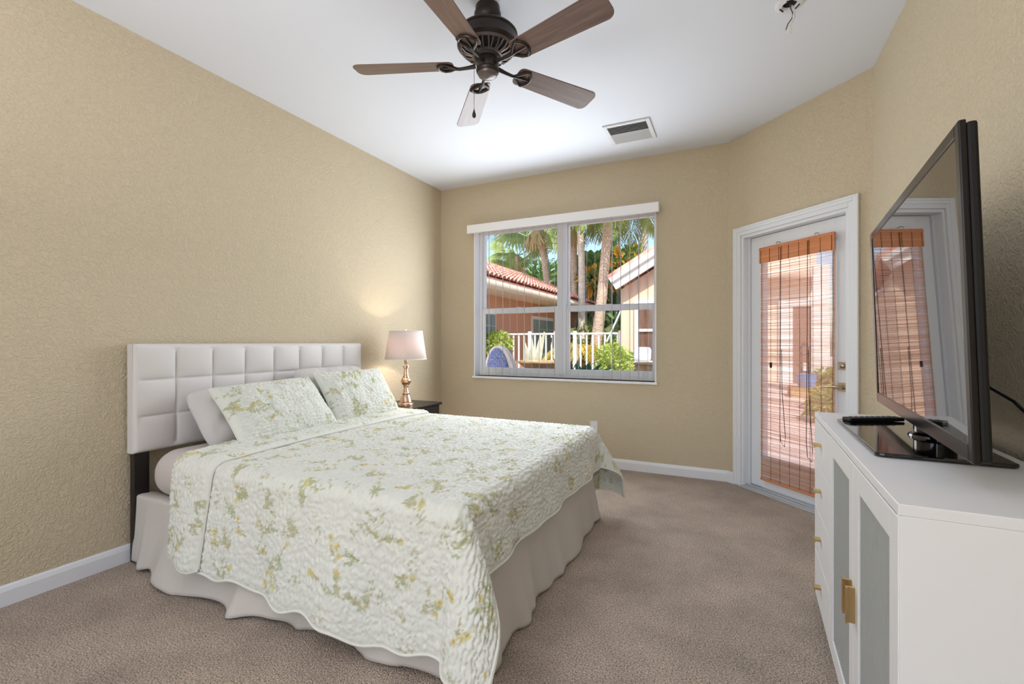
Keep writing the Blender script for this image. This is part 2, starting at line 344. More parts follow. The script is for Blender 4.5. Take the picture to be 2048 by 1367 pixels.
MB().tube([(BX0, .041, BZ0), (BX1, .041, BZ0)], .008, 10).build('bottom_bar', M_bamt, bb, smooth=True)
for i in range(8):
    x = BX0 + .012 + i * (BX1 - BX0 - .024) / 7
    MB().tube([(x + .001 * math.sin(k * 2.1 + i), .0375, BZ0 + k * (BZ1 - BZ0 - .12) / 12) for k in range(13)] + [(x, .0265, BZ1 - .12), (x, .0265, BZ1)], .0014, 5).build('warp_cord', M_cord, bb)
for k, (x, zb) in enumerate(((BX0 + .19, .42), (BX0 + .40, .36))):
    MB().tube([(x, .024, BZ1 - .02), (x - .004, .026, 1.2), (x - .012, .028, zb + .1), (x - .004, .028, zb), (x + .028, .028, zb - .03), (x + .034, .028, zb + .05), (x + .008, .027, .8), (x + .004, .026, 1.1)], .0022, 6).build('pull_cord', M_cord, bb, smooth=True)
MB().tube([(BX0 + .1, .03, 1.0), (BX0 + .1, .03, .96)], .008, 8).build('cord_knob', M_cord, bb, smooth=True)
for x in (BX0 + .15, BX0 + .45):
    MB().tube([(x, .03, BZ1), (x, .028, BZ1 + .018), (x, .045, BZ1 + .026), (x, .068, BZ1 + .022)], .003, 6).build('hook', M_nickel, bb, smooth=True)

# ---------------------------------------------------------------- ceiling vent, junction plate, outlet
M_vent = mat('vent_enamel', (225, 227, 230), .45)
M_ventd = mat('vent_louvre_grey', (196, 197, 198), .5)
av = thing('air_vent', 'rectangular white ceiling air vent with angled louvres near the back wall', 'vent', (2.147, -.553, H))
fr = MB(); a, b_, w_ = .176, .183, .03
fr.box((-a, -b_, -.012), (-a + w_, b_, 0)).box((a - w_, -b_, -.012), (a, b_, 0)).box((-a + w_, -b_, -.012), (a - w_, -b_ + w_, 0)).box((-a + w_, b_ - w_, -.012), (a - w_, b_, 0))
fr.build('frame', M_vent, av, bevel=.003)
nbox('backing', M_shadow, (-a + w_, -b_ + w_, -.002), (a - w_, b_ - w_, -.001), av)
for k in range(13):
    y = -b_ + w_ + .012 + k * (2 * (b_ - w_) - .02) / 12
    Mx = Matrix.Translation((0, y, -.008)) @ Matrix.Rotation(math.radians(-38 if k > 5 else 38), 4, 'X')
    MB().box((-a + w_, -.0095, -.0008), (a - w_, .0095, .0008), Mx).build('louvre', M_ventd, av)
sm = thing('detector_mount', 'round white ceiling detector bracket with loose wires hanging out', 'bracket', (3.128, -1.62, H))
MB().lathe([(.062, 0), (.062, -.008), (.055, -.012), (.034, -.012), (.030, -.004), (.030, 0)], seg=40, closed=False).build('mounting_ring', M_vent, sm, smooth=True)
MB().lathe([(.030, -.001), (.0005, -.001)], seg=24, closed=False).build('wire_box', M_shadow, sm)
for k in range(3):
    a = k * 2 * PI / 3 + .5
    MB().box((.036, -.016, -.0145), (.042, .016, -.0125), Matrix.Rotation(a, 4, 'Z')).build('slot', M_shadow, sm)
M_wirew = mat('white_wire', (226, 226, 224), .5); M_wireg = mat('grey_wire', (90, 90, 92), .5)
MB().tube([(0, 0, -.002), (.004, -.004, -.03), (.012, -.006, -.055), (.008, -.004, -.08), (-.008, 0, -.10), (-.016, .0, -.125)], .0028, 6).build('wire', M_wireg, sm, smooth=True)
MB().tube([(.01, .012, -.004), (.022, .01, -.04), (.022, .008, -.07), (.008, .006, -.098), (-.0, .004, -.112)], .0026, 6).build('wire', M_wirew, sm, smooth=True)
nbox('connector', M_wirew, (-.010, -.004, -.145), (.008, .012, -.112), sm, bevel=.003)
ol = thing('wall_outlet', 'white wall outlet plate low on the back wall behind the bed corner', 'outlet', (1.705, 0, .36))
nbox('cover_plate', M_vent, (-.036, -.006, -.058), (.036, 0, .058), ol, bevel=.003)
for z in (.022, -.022): nbox('socket', M_trim, (-.017, -.008, z - .014), (.017, -.006, z + .014), ol, bevel=.002)

# ================================================================== ceiling fan
M_fan = mat('oil_rubbed_bronze', (54, 47, 44), .38, .55)
M_fan2 = mat('pale_bronze', (108, 100, 98), .35, .6)  # paler bronze for the vent grille and bottom cap
def blade_mat():
    m, t, b = new_mat('fan_blade_walnut'); N = t.nodes; L = t.links
    tc = N.new('ShaderNodeTexCoord'); mp = N.new('ShaderNodeMapping'); mp.inputs['Scale'].default_value = (4, 70, 70); L.new(tc.outputs['Object'], mp.inputs[0])
    n = N.new('ShaderNodeTexNoise'); n.inputs['Scale'].default_value = 1; n.inputs['Detail'].default_value = 5; L.new(mp.outputs[0], n.inputs[0])
    r = N.new('ShaderNodeValToRGB'); e = r.color_ramp.elements; e[0].position = .3; e[0].color = lin((92, 72, 64)) + (1,); e[1].position = .7; e[1].color = lin((126, 100, 88)) + (1,)
    L.new(n.outputs[0], r.inputs[0]); L.new(r.outputs[0], b.inputs['Base Color']); b.inputs['Roughness'].default_value = .33
    return m
M_blade = blade_mat()
FX, FY, FZ = 1.789, -2.23, 2.503
fan = thing('ceiling_fan', 'five-blade dark bronze ceiling fan with brown wooden blades', 'fan', (FX, FY, H))
dz = FZ - H
MB().lathe([(.058, 0), (.060, -.006), (.060, -.03), (.066, -.036), (.066, -.05), (.063, -.062), (.052, -.078), (.034, -.086), (.02, -.088)], seg=40).build('canopy', M_fan, fan, smooth=True)
MB().lathe([(.024, -.085), (.024, -.115), (.03, -.12)], seg=24).build('downrod_collar', M_fan, fan, smooth=True)
MB().lathe([(.03, -.106), (.09, -.110), (.120, -.118), (.140, -.131), (.147, -.138), (.148, -.144), (.143, -.148), (.145, -.152), (.145, -.186), (.149, -.191), (.149, -.197), (.141, -.205), (.132, -.209)], seg=64).build('motor_housing', M_fan, fan, smooth=True)
MB().lathe([(.132, -.205), (.122, -.220), (.104, -.232), (.066, -.242), (.05, -.244)], seg=48, closed=False).build('lower_bowl', M_shadow, fan, smooth=True)
vr = MB()
NS = 30
for k in range(NS):    # slanted spokes over the vent bowl
    a = 2 * PI * k / NS; a2 = a + (.055 if k % 2 else -.055)
    def pp(an, r, z): return (r * math.cos(an), r * math.sin(an), z)
    vr.tube([pp(a, .128, -.214), pp((a + a2) / 2, .108, -.234), pp(a2, .072, -.245)], .0042, 6)
vr.lathe([(.134, -.206), (.135, -.214), (.126, -.220), (.122, -.214)], seg=48, closed=False)
vr.lathe([(.076, -.240), (.076, -.250), (.060, -.254), (.05, -.248)], seg=40, closed=False)
vr.build('vent_grille', M_fan2, fan, smooth=True)
MB().lathe([(.060, -.244), (.066, -.252), (.064, -.262), (.054, -.266), (.054, -.272), (.057, -.278), (.053, -.308), (.057, -.314), (.054, -.324), (.046, -.332)], seg=40).build('switch_housing', M_fan, fan, smooth=True)
MB().lathe([(.050, -.326), (.046, -.338), (.034, -.346), (.014, -.349), (.004, -.352)], seg=32).build('bottom_cap', M_fan2, fan, smooth=True)
MB().tube([(-.055, -.02, -.29), (-.064, -.022, -.30), (-.064, -.022, -.50)], .0011, 5).lathe([(.001, -.495), (.004, -.508), (.0095, -.525), (.009, -.535), (.004, -.542)], c=(-.064, -.022, 0), seg=16).build('pull_chain', M_fan, fan, smooth=True)
PH = 3.52
def blade_outline():
    pts = []; r0, r1 = .165, .665
    # widths: .054 at root, .066 at tip, rounded corners
    def corner(cx, cy, r, a0, a1, n=6): return [(cx + r * math.cos(a0 + (a1 - a0) * i / n), cy + r * math.sin(a0 + (a1 - a0) * i / n)) for i in range(n + 1)]
    pts += corner(r0 + .03, -.056 + .028, .028, -PI, -PI / 2) + corner(r1 - .04, -.071 + .04, .04, -PI / 2, 0)
    pts += corner(r1 - .04, .071 - .04, .04, 0, PI / 2) + corner(r0 + .03, .056 - .028, .028, PI / 2, PI)
    return pts
b0 = MB().prism(blade_outline(), -.003, .003)
br = MB()   # bracket: two curved arms that open into a crescent
br.tube([(.06, 0, -.004), (.10, 0, -.010), (.14, 0, -.014), (.175, 0, -.010)], [.011, .009, .008, .008], 8)
for sg in (-1, 1):
    br.tube([(.150, 0, -.012), (.170, sg * .014, -.010), (.190, sg * .034, -.009), (.212, sg * .047, -.008), (.228, sg * .051, -.007)], [.006, .0075, .0075, .006, .004], 8)
br.tube([(.165, 0, -.010), (.205, 0, -.009), (.240, 0, -.008)], [.007, .006, .004], 8)
arc = [(.178 + .068 * math.cos(q), .056 * math.sin(q) / math.sin(1.12) * .9, -.007) for q in [(-1.0 + 2.0 * i / 12) for i in range(13)]]
br.tube(arc, .008, 8)
blade0 = None
for k in range(5):
    ang = PH - k * 2 * PI / 5
    if blade0 is None:
        blade0 = b0.build('blade', M_blade, fan, bevel=.0015); bk0 = br.build('blade_bracket', M_fan, blade0, smooth=True)
        for x, y in ((.222, .030), (.222, -.030), (.245, 0)): pass
        bl = blade0
    else:
        bl = blade0.copy(); COL.objects.link(bl); bl.parent = fan
        c = bk0.copy(); COL.objects.link(c); c.parent = bl
    bl.location = (0, 0, dz + .012); bl.rotation_euler = (Matrix.Rotation(ang, 3, 'Z') @ Matrix.Rotation(math.radians(-13), 3, 'X')).to_euler()

# ================================================================== bed
M_leather = mat('white_faux_leather', (222, 218, 216), .5, bump=('noise', 350, .08, .0006))
bed = thing('bed', 'queen bed with a white tufted headboard and dark wooden legs', 'bed', (0, 0, 0))
HY0, HY1, HZ0, HZ1 = -2.915, -1.285, .572, 1.142
# tufted front as a height field with 8 x 3 cells
ny, nz = 8 * 24 + 1, 3 * 28 + 1
yy, zz = np.meshgrid(np.linspace(0, 1, ny), np.linspace(0, 1, nz), indexing='ij')
fx_, fz_ = (yy * 8) % 1, (zz * 3) % 1
fx_[-1] = 0
sx = np.sin(PI * np.clip(fx_, 0, 1)); sz = np.sin(PI * np.clip(fz_, 0, 1))
hgt = .075 + .024 * (np.clip(sx, 0, 1) ** .38) * (.25 + .75 * np.clip(sz, 0, 1) ** .38)
edge = np.minimum(np.minimum(yy, 1 - yy) * (HY1 - HY0), np.minimum(zz, 1 - zz) * (HZ1 - HZ0))
rim = np.sqrt(np.clip(1 - (1 - np.clip(edge / .022, 0, 1)) ** 2, 0, 1))
near_rim = 1 - np.clip(edge / .05, 0, 1)
hgt = np.where(edge < .05, np.maximum(hgt, .075 + .020 * near_rim), hgt)
hgt = .066 + (hgt - .066) * rim
P = np.stack([hgt, HY0 + yy * (HY1 - HY0), HZ0 + zz * (HZ1 - HZ0)], -1)
o = grid_mesh('headboard', P, M_leather, bed)
hb = MB().box((.02, HY0, HZ0), (.067, HY0 + .004, HZ1)).box((.02, HY1 - .004, HZ0), (.067, HY1, HZ1)).box((.02, HY0 + .004, HZ1 - .004), (.067, HY1 - .004, HZ1)).box((.02, HY0 + .004, HZ0), (.067, HY1 - .004, HZ0 + .004)).box((.02, HY0 + .004, HZ0 + .004), (.03, HY1 - .004, HZ1 - .004))
hb.build('headboard_rim', M_leather, bed)
M_piping = M_leather
MB().tube([(.068, HY0, HZ0), (.068, HY0, HZ1), (.068, HY1, HZ1), (.068, HY1, HZ0)], .0022, 6).build('piping', M_leather, bed, smooth=True)
for y in (HY0 + .012, HY1 - .082): nbox('leg', M_black, (.022, y, 0), (.062, y + .07, .60), bed, bevel=.002)
M_found = mat('foundation_fabric', (176, 158, 146), .9)
nbox('foundation', M_found, (.12, -2.85, .06), (2.02, -1.30, .335), bed, bevel=.02)
for x, y in ((.3, -2.7), (.3, -1.45), (1.9, -2.7), (1.9, -1.45)): nbox('support_foot', M_black, (x - .025, y - .025, 0), (x + .025, y + .025, .06), bed)

M_sheet = mat('light_grey_sheet', (205, 197, 192), .8, bump=('noise', 9, .35, .012))
ms = MB().box((.105, -2.875, .337), (2.045, -1.275, .585)).build('mattress', M_sheet, None)
tag(ms, 'mattress in a pale grey fitted sheet under the floral quilt', 'mattress')
bv = ms.modifiers.new('bv', 'BEVEL'); bv.width = .115; bv.segments = 10
ms.data.polygons.foreach_set('use_smooth', [True] * len(ms.data.polygons))

# bed skirt
M_skirt = mat('pale_bed_skirt_cotton', (205, 199, 191), .85, bump=('noise', 14, .25, .01))
SKX, SKY0, SKY1 = 2.045, -2.875, -1.275
path = []
def pnorm(x, y, nx, ny): path.append((x, y, nx, ny))
rc = .06
for i in range(190): pnorm(.035 + (SKX - rc - .035) * i / 190, SKY0, 0, -1)
for i in range(16): a = -PI / 2 + PI / 2 * i / 16; pnorm(SKX - rc + rc * math.cos(a), SKY0 + rc + rc * math.sin(a), math.cos(a), math.sin(a))
for i in range(160): pnorm(SKX, SKY0 + rc + (SKY1 - SKY0 - 2 * rc) * i / 160, 1, 0)
for i in range(16): a = PI / 2 * i / 16; pnorm(SKX - rc + rc * math.cos(a), SKY1 - rc + rc * math.sin(a), math.cos(a), math.sin(a))
for i in range(100): pnorm(SKX - rc - (SKX - rc - .5) * i / 99, SKY1, 0, 1)
pa = np.array(path); n = len(pa)
arcl = np.concatenate([[0], np.cumsum(np.hypot(np.diff(pa[:, 0]), np.diff(pa[:, 1])))])
nh = 26; hh = np.linspace(0, 1, nh)
A, Hh = np.meshgrid(arcl, hh, indexing='ij')
f1 = np.sin(A * 13 + 2.2 * np.sin(A * 3.1)) ; f2 = np.sin(A * 31 + 3 * np.sin(A * 5.0)); f3 = vnoise(A, A * 0, 4, 5) - .5
sharp = np.sign(f1) * np.abs(f1) ** .6
flare = .015 + .05 * Hh ** 1.3 + Hh ** 1.3 * (.020 * sharp * (.4 + vnoise(A, A * 0, 2.3, 8)) + .006 * f2 + .075 * f3)
flare += .075 * np.exp(-((A - .46) / .16) ** 2) * Hh ** 2 + .05 * np.exp(-((A - .95) / .12) ** 2) * Hh ** 3
flare = np.where(A < .12, flare * .35 + .01, flare); 
along = .02 * np.sin(A * 17) * Hh ** 2
zt = .345 - Hh * (.340 - .012 * np.sin(A * 9 + 1) ** 2 - .022 * (np.exp(-((A - .25) / .08) ** 2)))
X = pa[:, 0:1] + pa[:, 2:3] * flare - pa[:, 3:4] * along; Yk = pa[:, 1:2] + pa[:, 3:4] * flare + pa[:, 2:3] * along
P = np.stack([X, Yk, zt], -1)
ledge = [np.stack([pa[:, 0] - pa[:, 2] * d, pa[:, 1] - pa[:, 3] * d, np.full(n, z)], -1) for d, z in ((.10, .336), (.05, .347), (.008, .352), (-.010, .350))]
P = np.concatenate([np.stack(ledge, 1), P], 1)
sk = grid_mesh('bed_skirt', P, M_skirt); so = sk.modifiers.new('s', 'SOLIDIFY'); so.thickness = .002
tag(sk, 'pale grey-pink gathered bed skirt hanging to the carpet below the quilt', 'bed skirt')

# ---- floral print painted as a height-free colour field on the cloth (a woven print, in cloth coordinates)
BASE = np.array(lin((226, 228, 219)))
def floral(seed, w_, h_, res=.0022, n=150, fade=0):
    r = random.Random(seed); nx, ny = int(w_ / res), int(h_ / res)
    img = np.tile(BASE, (nx, ny, 1)); img = img.astype(float)
    greens = [lin(c) for c in ((180, 184, 142), (168, 178, 130), (190, 188, 146), (166, 180, 144), (194, 190, 158))]
    yell = [lin(c) for c in ((214, 204, 136), (216, 208, 150), (208, 194, 122))]
    brown = [lin(c) for c in ((184, 166, 128), (190, 176, 142))]
    def stamp(cx, cy, a, b, ang, col, al=.8):
        ex = max(a, b) + res * 2; i0, i1 = max(0, int((cx - ex) / res)), min(nx, int((cx + ex) / res) + 1); j0, j1 = max(0, int((cy - ex) / res)), min(ny, int((cy + ex) / res) + 1)
        if i1 <= i0 or j1 <= j0: return
        X_, Y_ = np.meshgrid((np.arange(i0, i1) + .5) * res - cx, (np.arange(j0, j1) + .5) * res - cy, indexing='ij')
        u_ = X_ * math.cos(ang) + Y_ * math.sin(ang); v_ = -X_ * math.sin(ang) + Y_ * math.cos(ang)
        d = (u_ / a) ** 2 + (v_ / b) ** 2; k = np.clip((1.25 - d) / .5, 0, 1)[..., None] * al
        img[i0:i1, j0:j1] = img[i0:i1, j0:j1] * (1 - k) + np.array(col) * k
    def stem(x, y, ang, L_, col, leaf, style):
        st = max(4, int(L_ / .006)); curve = r.uniform(-2.5, 2.5)
        for i in range(st):
            ang += curve * .006 / max(L_, .01) * .5; x += math.cos(ang) * .006; y += math.sin(ang) * .006
            stamp(x, y, .005, .0017, ang, col, .85)
            if leaf and i > 1 and r.random() < leaf:
                sgn = r.choice((-1, 1)); la = ang + sgn * r.uniform(.6, 1.2); ll = r.uniform(.005, .011)
                c = r.choice(greens) if style != 2 or r.random() < .7 else r.choice(yell + brown * 3)
                stamp(x + math.cos(la) * ll, y + math.sin(la) * ll, ll, ll * r.uniform(.3, .55), la, c, .75)
        return x, y, ang
    pts = []
    tries = 0
    while len(pts) < n and tries < n * 30:
        tries += 1; x, y = r.uniform(.02, w_ - .02), r.uniform(.02, h_ - .02)
        if all((x - a) ** 2 + (y - b) ** 2 > .088 ** 2 for a, b in pts): pts.append((x, y))
    for x, y in pts:
        ang = r.uniform(0, 2 * PI); k = r.random(); gcol = r.choice(greens); bcol = r.choice(brown)
        if k < .45:      # leafy sprig that branches
            for q in range(r.randint(4, 6)):
                x2, y2, a2 = stem(x, y, ang + r.uniform(-.7, .7), r.uniform(.05, .11), r.choice((gcol, bcol)), .55, 1 if r.random() < .6 else 2)
                if r.random() < .14:
                    for p in range(5): stamp(x2 + .008 * math.cos(p * 1.26), y2 + .008 * math.sin(p * 1.26), .007, .005, p * 1.26, r.choice(yell), .8)
        elif k < .54:    # rosette of long leaves
            for q in range(r.randint(6, 9)):
                a2 = ang + q * 2 * PI / 8 + r.uniform(-.2, .2); ll = r.uniform(.012, .021)
                stamp(x + math.cos(a2) * ll, y + math.sin(a2) * ll, ll, ll * .28, a2, gcol, .8)
            x2, y2, a2 = stem(x, y, ang, .08, bcol, .1, 1); stamp(x2, y2, .010, .009, 0, r.choice(yell), .85)
        elif k < .70:    # wild flowers on thin stalks
            for q in range(r.randint(2, 4)):
                x2, y2, a2 = stem(x + r.uniform(-.01, .01), y + r.uniform(-.01, .01), ang + r.uniform(-.5, .5), r.uniform(.04, .09), bcol, .25, 1)
                for p in range(6): stamp(x2 + .009 * math.cos(p * 1.05), y2 + .009 * math.sin(p * 1.05), .0065, .0045, p * 1.05, r.choice(yell), .75)
                stamp(x2, y2, .004, .004, 0, lin((196, 160, 80)), .9)
        else:            # scattered small leaves
            for q in range(12): stamp(x + r.gauss(0, .022), y + r.gauss(0, .022), r.uniform(.005, .010), .004, r.uniform(0, 6), r.choice(greens + brown), .7)
    return img
def sample(img, u, v, res=.0022):
    i = np.clip((u / res).astype(int), 0, img.shape[0] - 1); j = np.clip((v / res).astype(int), 0, img.shape[1] - 1); return img[i, j]
def quilting(u, v, seed=1, pitch=.021):
    """meandering stitched rows: puffs between wandering stitch lines"""
    wob = .013 * (vnoise(u, v, 30, seed) - .5) * 2 + .007 * (vnoise(u, v, 85, seed + 1) - .5) * 2
    rows = np.abs(np.sin(PI * (u + wob) / pitch)) ** .8
    cross = .35 + .65 * np.abs(np.sin(PI * (v + .022 * (vnoise(u, v, 38, seed + 2) - .5) * 2) / (pitch * 1.9))) ** .5
    return rows * cross
def cloth_mat(name):
    m, t, b = new_mat(name); N = t.nodes; L = t.links
    a = N.new('ShaderNodeVertexColor'); a.layer_name = 'print'; L.new(a.outputs[0], b.inputs['Base Color'])
    b.inputs['Roughness'].default_value = .62; b.inputs['Specular IOR Level'].default_value = .35; b.inputs['Sheen Weight'].default_value = .1
    tc = N.new('ShaderNodeTexCoord'); n = N.new('ShaderNodeTexNoise'); n.inputs['Scale'].default_value = 70; n.inputs['Detail'].default_value = 3
    L.new(tc.outputs['Object'], n.inputs[0]); bp = N.new('ShaderNodeBump'); bp.inputs['Strength'].default_value = .35; bp.inputs['Distance'].default_value = .003
    L.new(n.outputs[0], bp.inputs['Height']); L.new(bp.outputs[0], b.inputs['Normal'])
    return m
M_quilt = cloth_mat('floral_quilt_cotton'); M_bind = mat('quilt_binding', (226, 226, 218), .8)
# quilt surface: (x, v) -> drape over the mattress
QX = 2.075; QY0 = -2.925; QY1 = -1.225; RR = .055; QTOP = .604
DROPN, DROPF, FOOT = .50, .46, .20; XF, XB = .50, .765    # fold edge and cuff hem
def drape(x, y, off):
    """x, y: flat cloth coordinates over the bed; distances past the edges hang down"""
    xe, ya, yb = QX - RR, QY0 + RR, QY1 - RR
    dx = np.maximum(x - xe, 0); dn = np.maximum(ya - y, 0); df = np.maximum(y - yb, 0)
    dy = np.maximum(dn, df); sg = np.where(dn > 0, -1., 1.)
    rho = np.hypot(dx, dy); ang = np.arctan2(dy, dx + 1e-9)
    corner = np.sin(2 * ang) * (dx > 0) * (dy > 0)
    w_n = .016 * np.sin(x * 9 + 1.0) + .012 * np.sin(x * 21 + .4) + .02 * (vnoise(x, y * 0 + 3, 5, 9) - .5)
    w_f = .018 * np.sin(y * 11 + .6) + .010 * np.sin(y * 23)
    k = np.sin(ang) ** 2
    fl = math.radians(7) + math.radians(21) * corner ** 1.2
    th = np.clip(rho / RR, 0, PI / 2 - fl)
    out = RR * np.sin(th); dn_ = RR * (1 - np.cos(th)); ex = np.maximum(rho - RR * (PI / 2 - fl), 0)
    wave = (w_n * k + w_f * (1 - k)) * np.clip(ex / .35, 0, 1) ** 1.1
    out = out + ex * np.sin(fl) + wave; dn_ = dn_ + ex * np.cos(fl)
    ang = ang - corner * .42
    nx = np.cos(ang) * (rho > 0) * np.sin(th); nyv = sg * np.sin(ang) * (rho > 0) * np.sin(th); nz_ = np.cos(th)
    px = np.minimum(x, xe) + np.cos(ang) * out * (rho > 0); py = np.clip(y, ya, yb) + sg * np.sin(ang) * out * (rho > 0)
    cy_ = (y - (ya + yb) / 2) / ((yb - ya) / 2); crown = .012 * (1 - np.clip(np.abs(cy_), 0, 1) ** 3) + .006 * (vnoise(x, y, 3, 4) - .5)
    pz = QTOP - .012 + crown * (rho <= 0) - dn_
    bl = np.clip(-(np.maximum(np.maximum(x - xe, ya - y), y - yb)) / .08, 0, 1)
    pz = QTOP - .012 + crown * bl - dn_
    return np.stack([px + nx * off, py + nyv * off, pz + nz_ * off], -1)
st = .0056
cuff = XB - XF; arc_l = PI * .010; tot = cuff + arc_l + (QX - RR - XF) + (PI / 2 * RR) + FOOT
s_ = np.arange(0, tot, st); v_ = np.arange(QY0 + RR - DROPN - .05, QY1 - RR + DROPF + .05, st)
S_, V_ = np.meshgrid(s_, v_, indexing='ij')
# the near side hem runs a little lower towards the foot, in soft scallops
hemn = (QY0 + RR) - (.475 + .085 * np.clip((S_ - .35) / 1.4, 0, 1) - .05 * np.clip((S_ - 1.55) / .3, 0, 1) + .010 * np.sin(S_ * 14) + .008 * np.sin(S_ * 31)); hemf = (QY1 - RR) + .47
Vn = (V_ - v_[0]) / (v_[-1] - v_[0]); Yf = hemn + (hemf - hemn) * Vn
# rounded hem corners on the cuff
th = np.clip((S_ - cuff) / .010, 0, PI)
Xf = np.where(S_ < cuff, XB - S_, np.where(S_ < cuff + arc_l, XF - .010 * np.sin(th), XF + (S_ - cuff - arc_l)))
Of = np.where(S_ < cuff, .024, np.where(S_ < cuff + arc_l, .004 + .020 * (1 + np.cos(th)) / 2, .004))
slant = .075 * (Yf - QY0) / (QY1 - QY0) - .0   # cuff sits a touch closer to the head on the far side
slant = -.05 * np.clip((Yf - QY0) / (QY1 - QY0), 0, 1)
Xf = Xf + slant * np.clip(1 - (Xf - XF) / 1.2, 0, 1)
q = quilting(S_, Yf + 5, 1); tex = floral(11, tot + .05, v_[-1] - v_[0] + .1, n=400)
attr = sample(tex, S_, Yf - v_[0] + .03)
edge = np.minimum(np.minimum(S_, tot - S_), np.minimum(V_ - v_[0], v_[-1] - V_))
puff = .0095 * q * np.clip(edge / .02, 0, 1)
# thin cuff hem drops to the layer below
Of = Of * np.where(S_ < .02, .65 + .35 * S_ / .02, 1)
P = drape(Xf, Yf, Of + puff * np.where(S_ < cuff, 1, 1))
quilt = grid_mesh('quilt', P, M_quilt, None, attr); so = quilt.modifiers.new('s', 'SOLIDIFY'); so.thickness = .004; so.offset = -1
tag(quilt, 'white quilted bedspread with a green and yellow floral print draped over the bed', 'quilt')
ring = [P[i, 0] for i in range(0, P.shape[0], 2)] + [P[-1, j] for j in range(0, P.shape[1], 2)] + [P[i, -1] for i in range(P.shape[0] - 1, -1, -2)] + [P[0, j] for j in range(P.shape[1] - 1, -1, -2)]
MB().tube([tuple(p) for p in ring], .0062, 6).build('binding', M_bind, quilt, smooth=True)

# ---- pillows
def pillow_pts(w_, h_, t_, n=70, flange=0, quilted=False, seed=3, sag=0.):
    nu, nv = int(n * w_ / h_), n; u = np.linspace(-1, 1, nu); v = np.linspace(-1, 1, nv); U, V = np.meshgrid(u, v, indexing='ij')
    inner = 1 - flange
    a = np.clip(1 - (np.abs(U) / 1) ** 2.6, 0, 1); b = np.clip(1 - (np.abs(V) / 1) ** 2.6, 0, 1)
    hg = t_ / 2 * (a * b) ** .5
    pin = 1 - .05 * (1 - np.abs(U)) ** 0 * (V ** 2 * (1 - U ** 2)) - .0
    X_ = U * w_ / 2 * (1 - .045 * (1 - V ** 2)); Z_ = V * h_ / 2 * (1 - .05 * (1 - U ** 2))
    kq = .10 if quilted else .42
    X_ = X_ * np.sqrt(1 - V ** 4 * kq * .5); Z_ = Z_ * np.sqrt(1 - U ** 4 * kq * .5)
    wr = (.012 if quilted else .026) * (vnoise(U * w_, V * h_, 9, seed) - .5) * (a * b) ** .3
    front = hg + wr
    if quilted: front = front + .0095 * quilting(V * h_ / 2 + 3, U * w_ / 2 + 3, seed, .02) * np.clip((1 - np.maximum(np.abs(U), np.abs(V))) * 12, 0, 1)
    back = -hg * .85
    return U, V, X_, Z_, front, back
def pillow(name, label, w_, h_, t_, loc, lean, yawz, m, quilted=False, seed=3, roll=0., group=None, tw=0):
    U, V, X_, Z_, fr_, bk = pillow_pts(w_, h_, t_, quilted=quilted, seed=seed, n=90 if quilted else 50)
    # local frame: X_ runs along world +Y, front faces world +X
    P1 = np.stack([fr_, X_, Z_], -1); P2 = np.stack([bk, X_, Z_], -1)
    root = thing(name, label, 'pillow', loc, 0, group)
    R_ = Matrix.Rotation(yawz, 3, 'Z') @ Matrix.Rotation(-lean, 3, 'Y') @ Matrix.Rotation(roll, 3, 'X')
    R_ = np.array(R_); lift = np.array((0, 0, h_ / 2 * math.cos(lean)))
    A1 = P1 @ R_.T + lift; A2 = P2 @ R_.T + lift
    attr = None
    if quilted:
        tx = floral(seed * 7, w_ + .1, h_ + .1, n=26); attr = sample(tx, U * w_ / 2 + w_ / 2 + .04, V * h_ / 2 + h_ / 2 + .04)
    grid_mesh('front_panel', A1, m, root, attr); grid_mesh('back_panel', A2[:, ::-1].copy(), m, root, None if attr is None else attr[:, ::-1].copy())
    ring = [A1[i, 0] for i in range(A1.shape[0])] + [A1[-1, j] for j in range(A1.shape[1])] + [A1[i, -1] for i in range(A1.shape[0] - 1, -1, -1)] + [A1[0, j] for j in range(A1.shape[1] - 1, -1, -1)]
    MB().tube([tuple(p) for p in ring], .0045 if quilted else .003, 6).build('seam', M_bind if quilted else m, root, smooth=True)
    return root
M_pill = mat('pale_grey_pillowcase', (208, 203, 201), .8, bump=('noise', 12, .3, .01))
ZS = .600
pillow('pillow', 'plain pale grey pillow leaning on the headboard behind the near floral sham', .70, .39, .19, (.275, -2.39, .580), math.radians(36), .03, M_pill, seed=5, roll=.04)
pillow('pillow', 'plain pale grey pillow showing above the far floral sham', .68, .42, .13, (.235, -1.70, .585), math.radians(22), 0, M_pill, seed=6)
pillow('pillow_sham', 'quilted floral pillow sham on the near side of the bed', .70, .41, .16, (.425, -2.325, ZS - .005), math.radians(40), .03, M_quilt, True, 3, roll=.035)
pillow('pillow_sham', 'quilted floral pillow sham on the far side beside the lamp', .64, .42, .15, (.405, -1.645, ZS - .005), math.radians(34), -.02, M_quilt, True, 4)

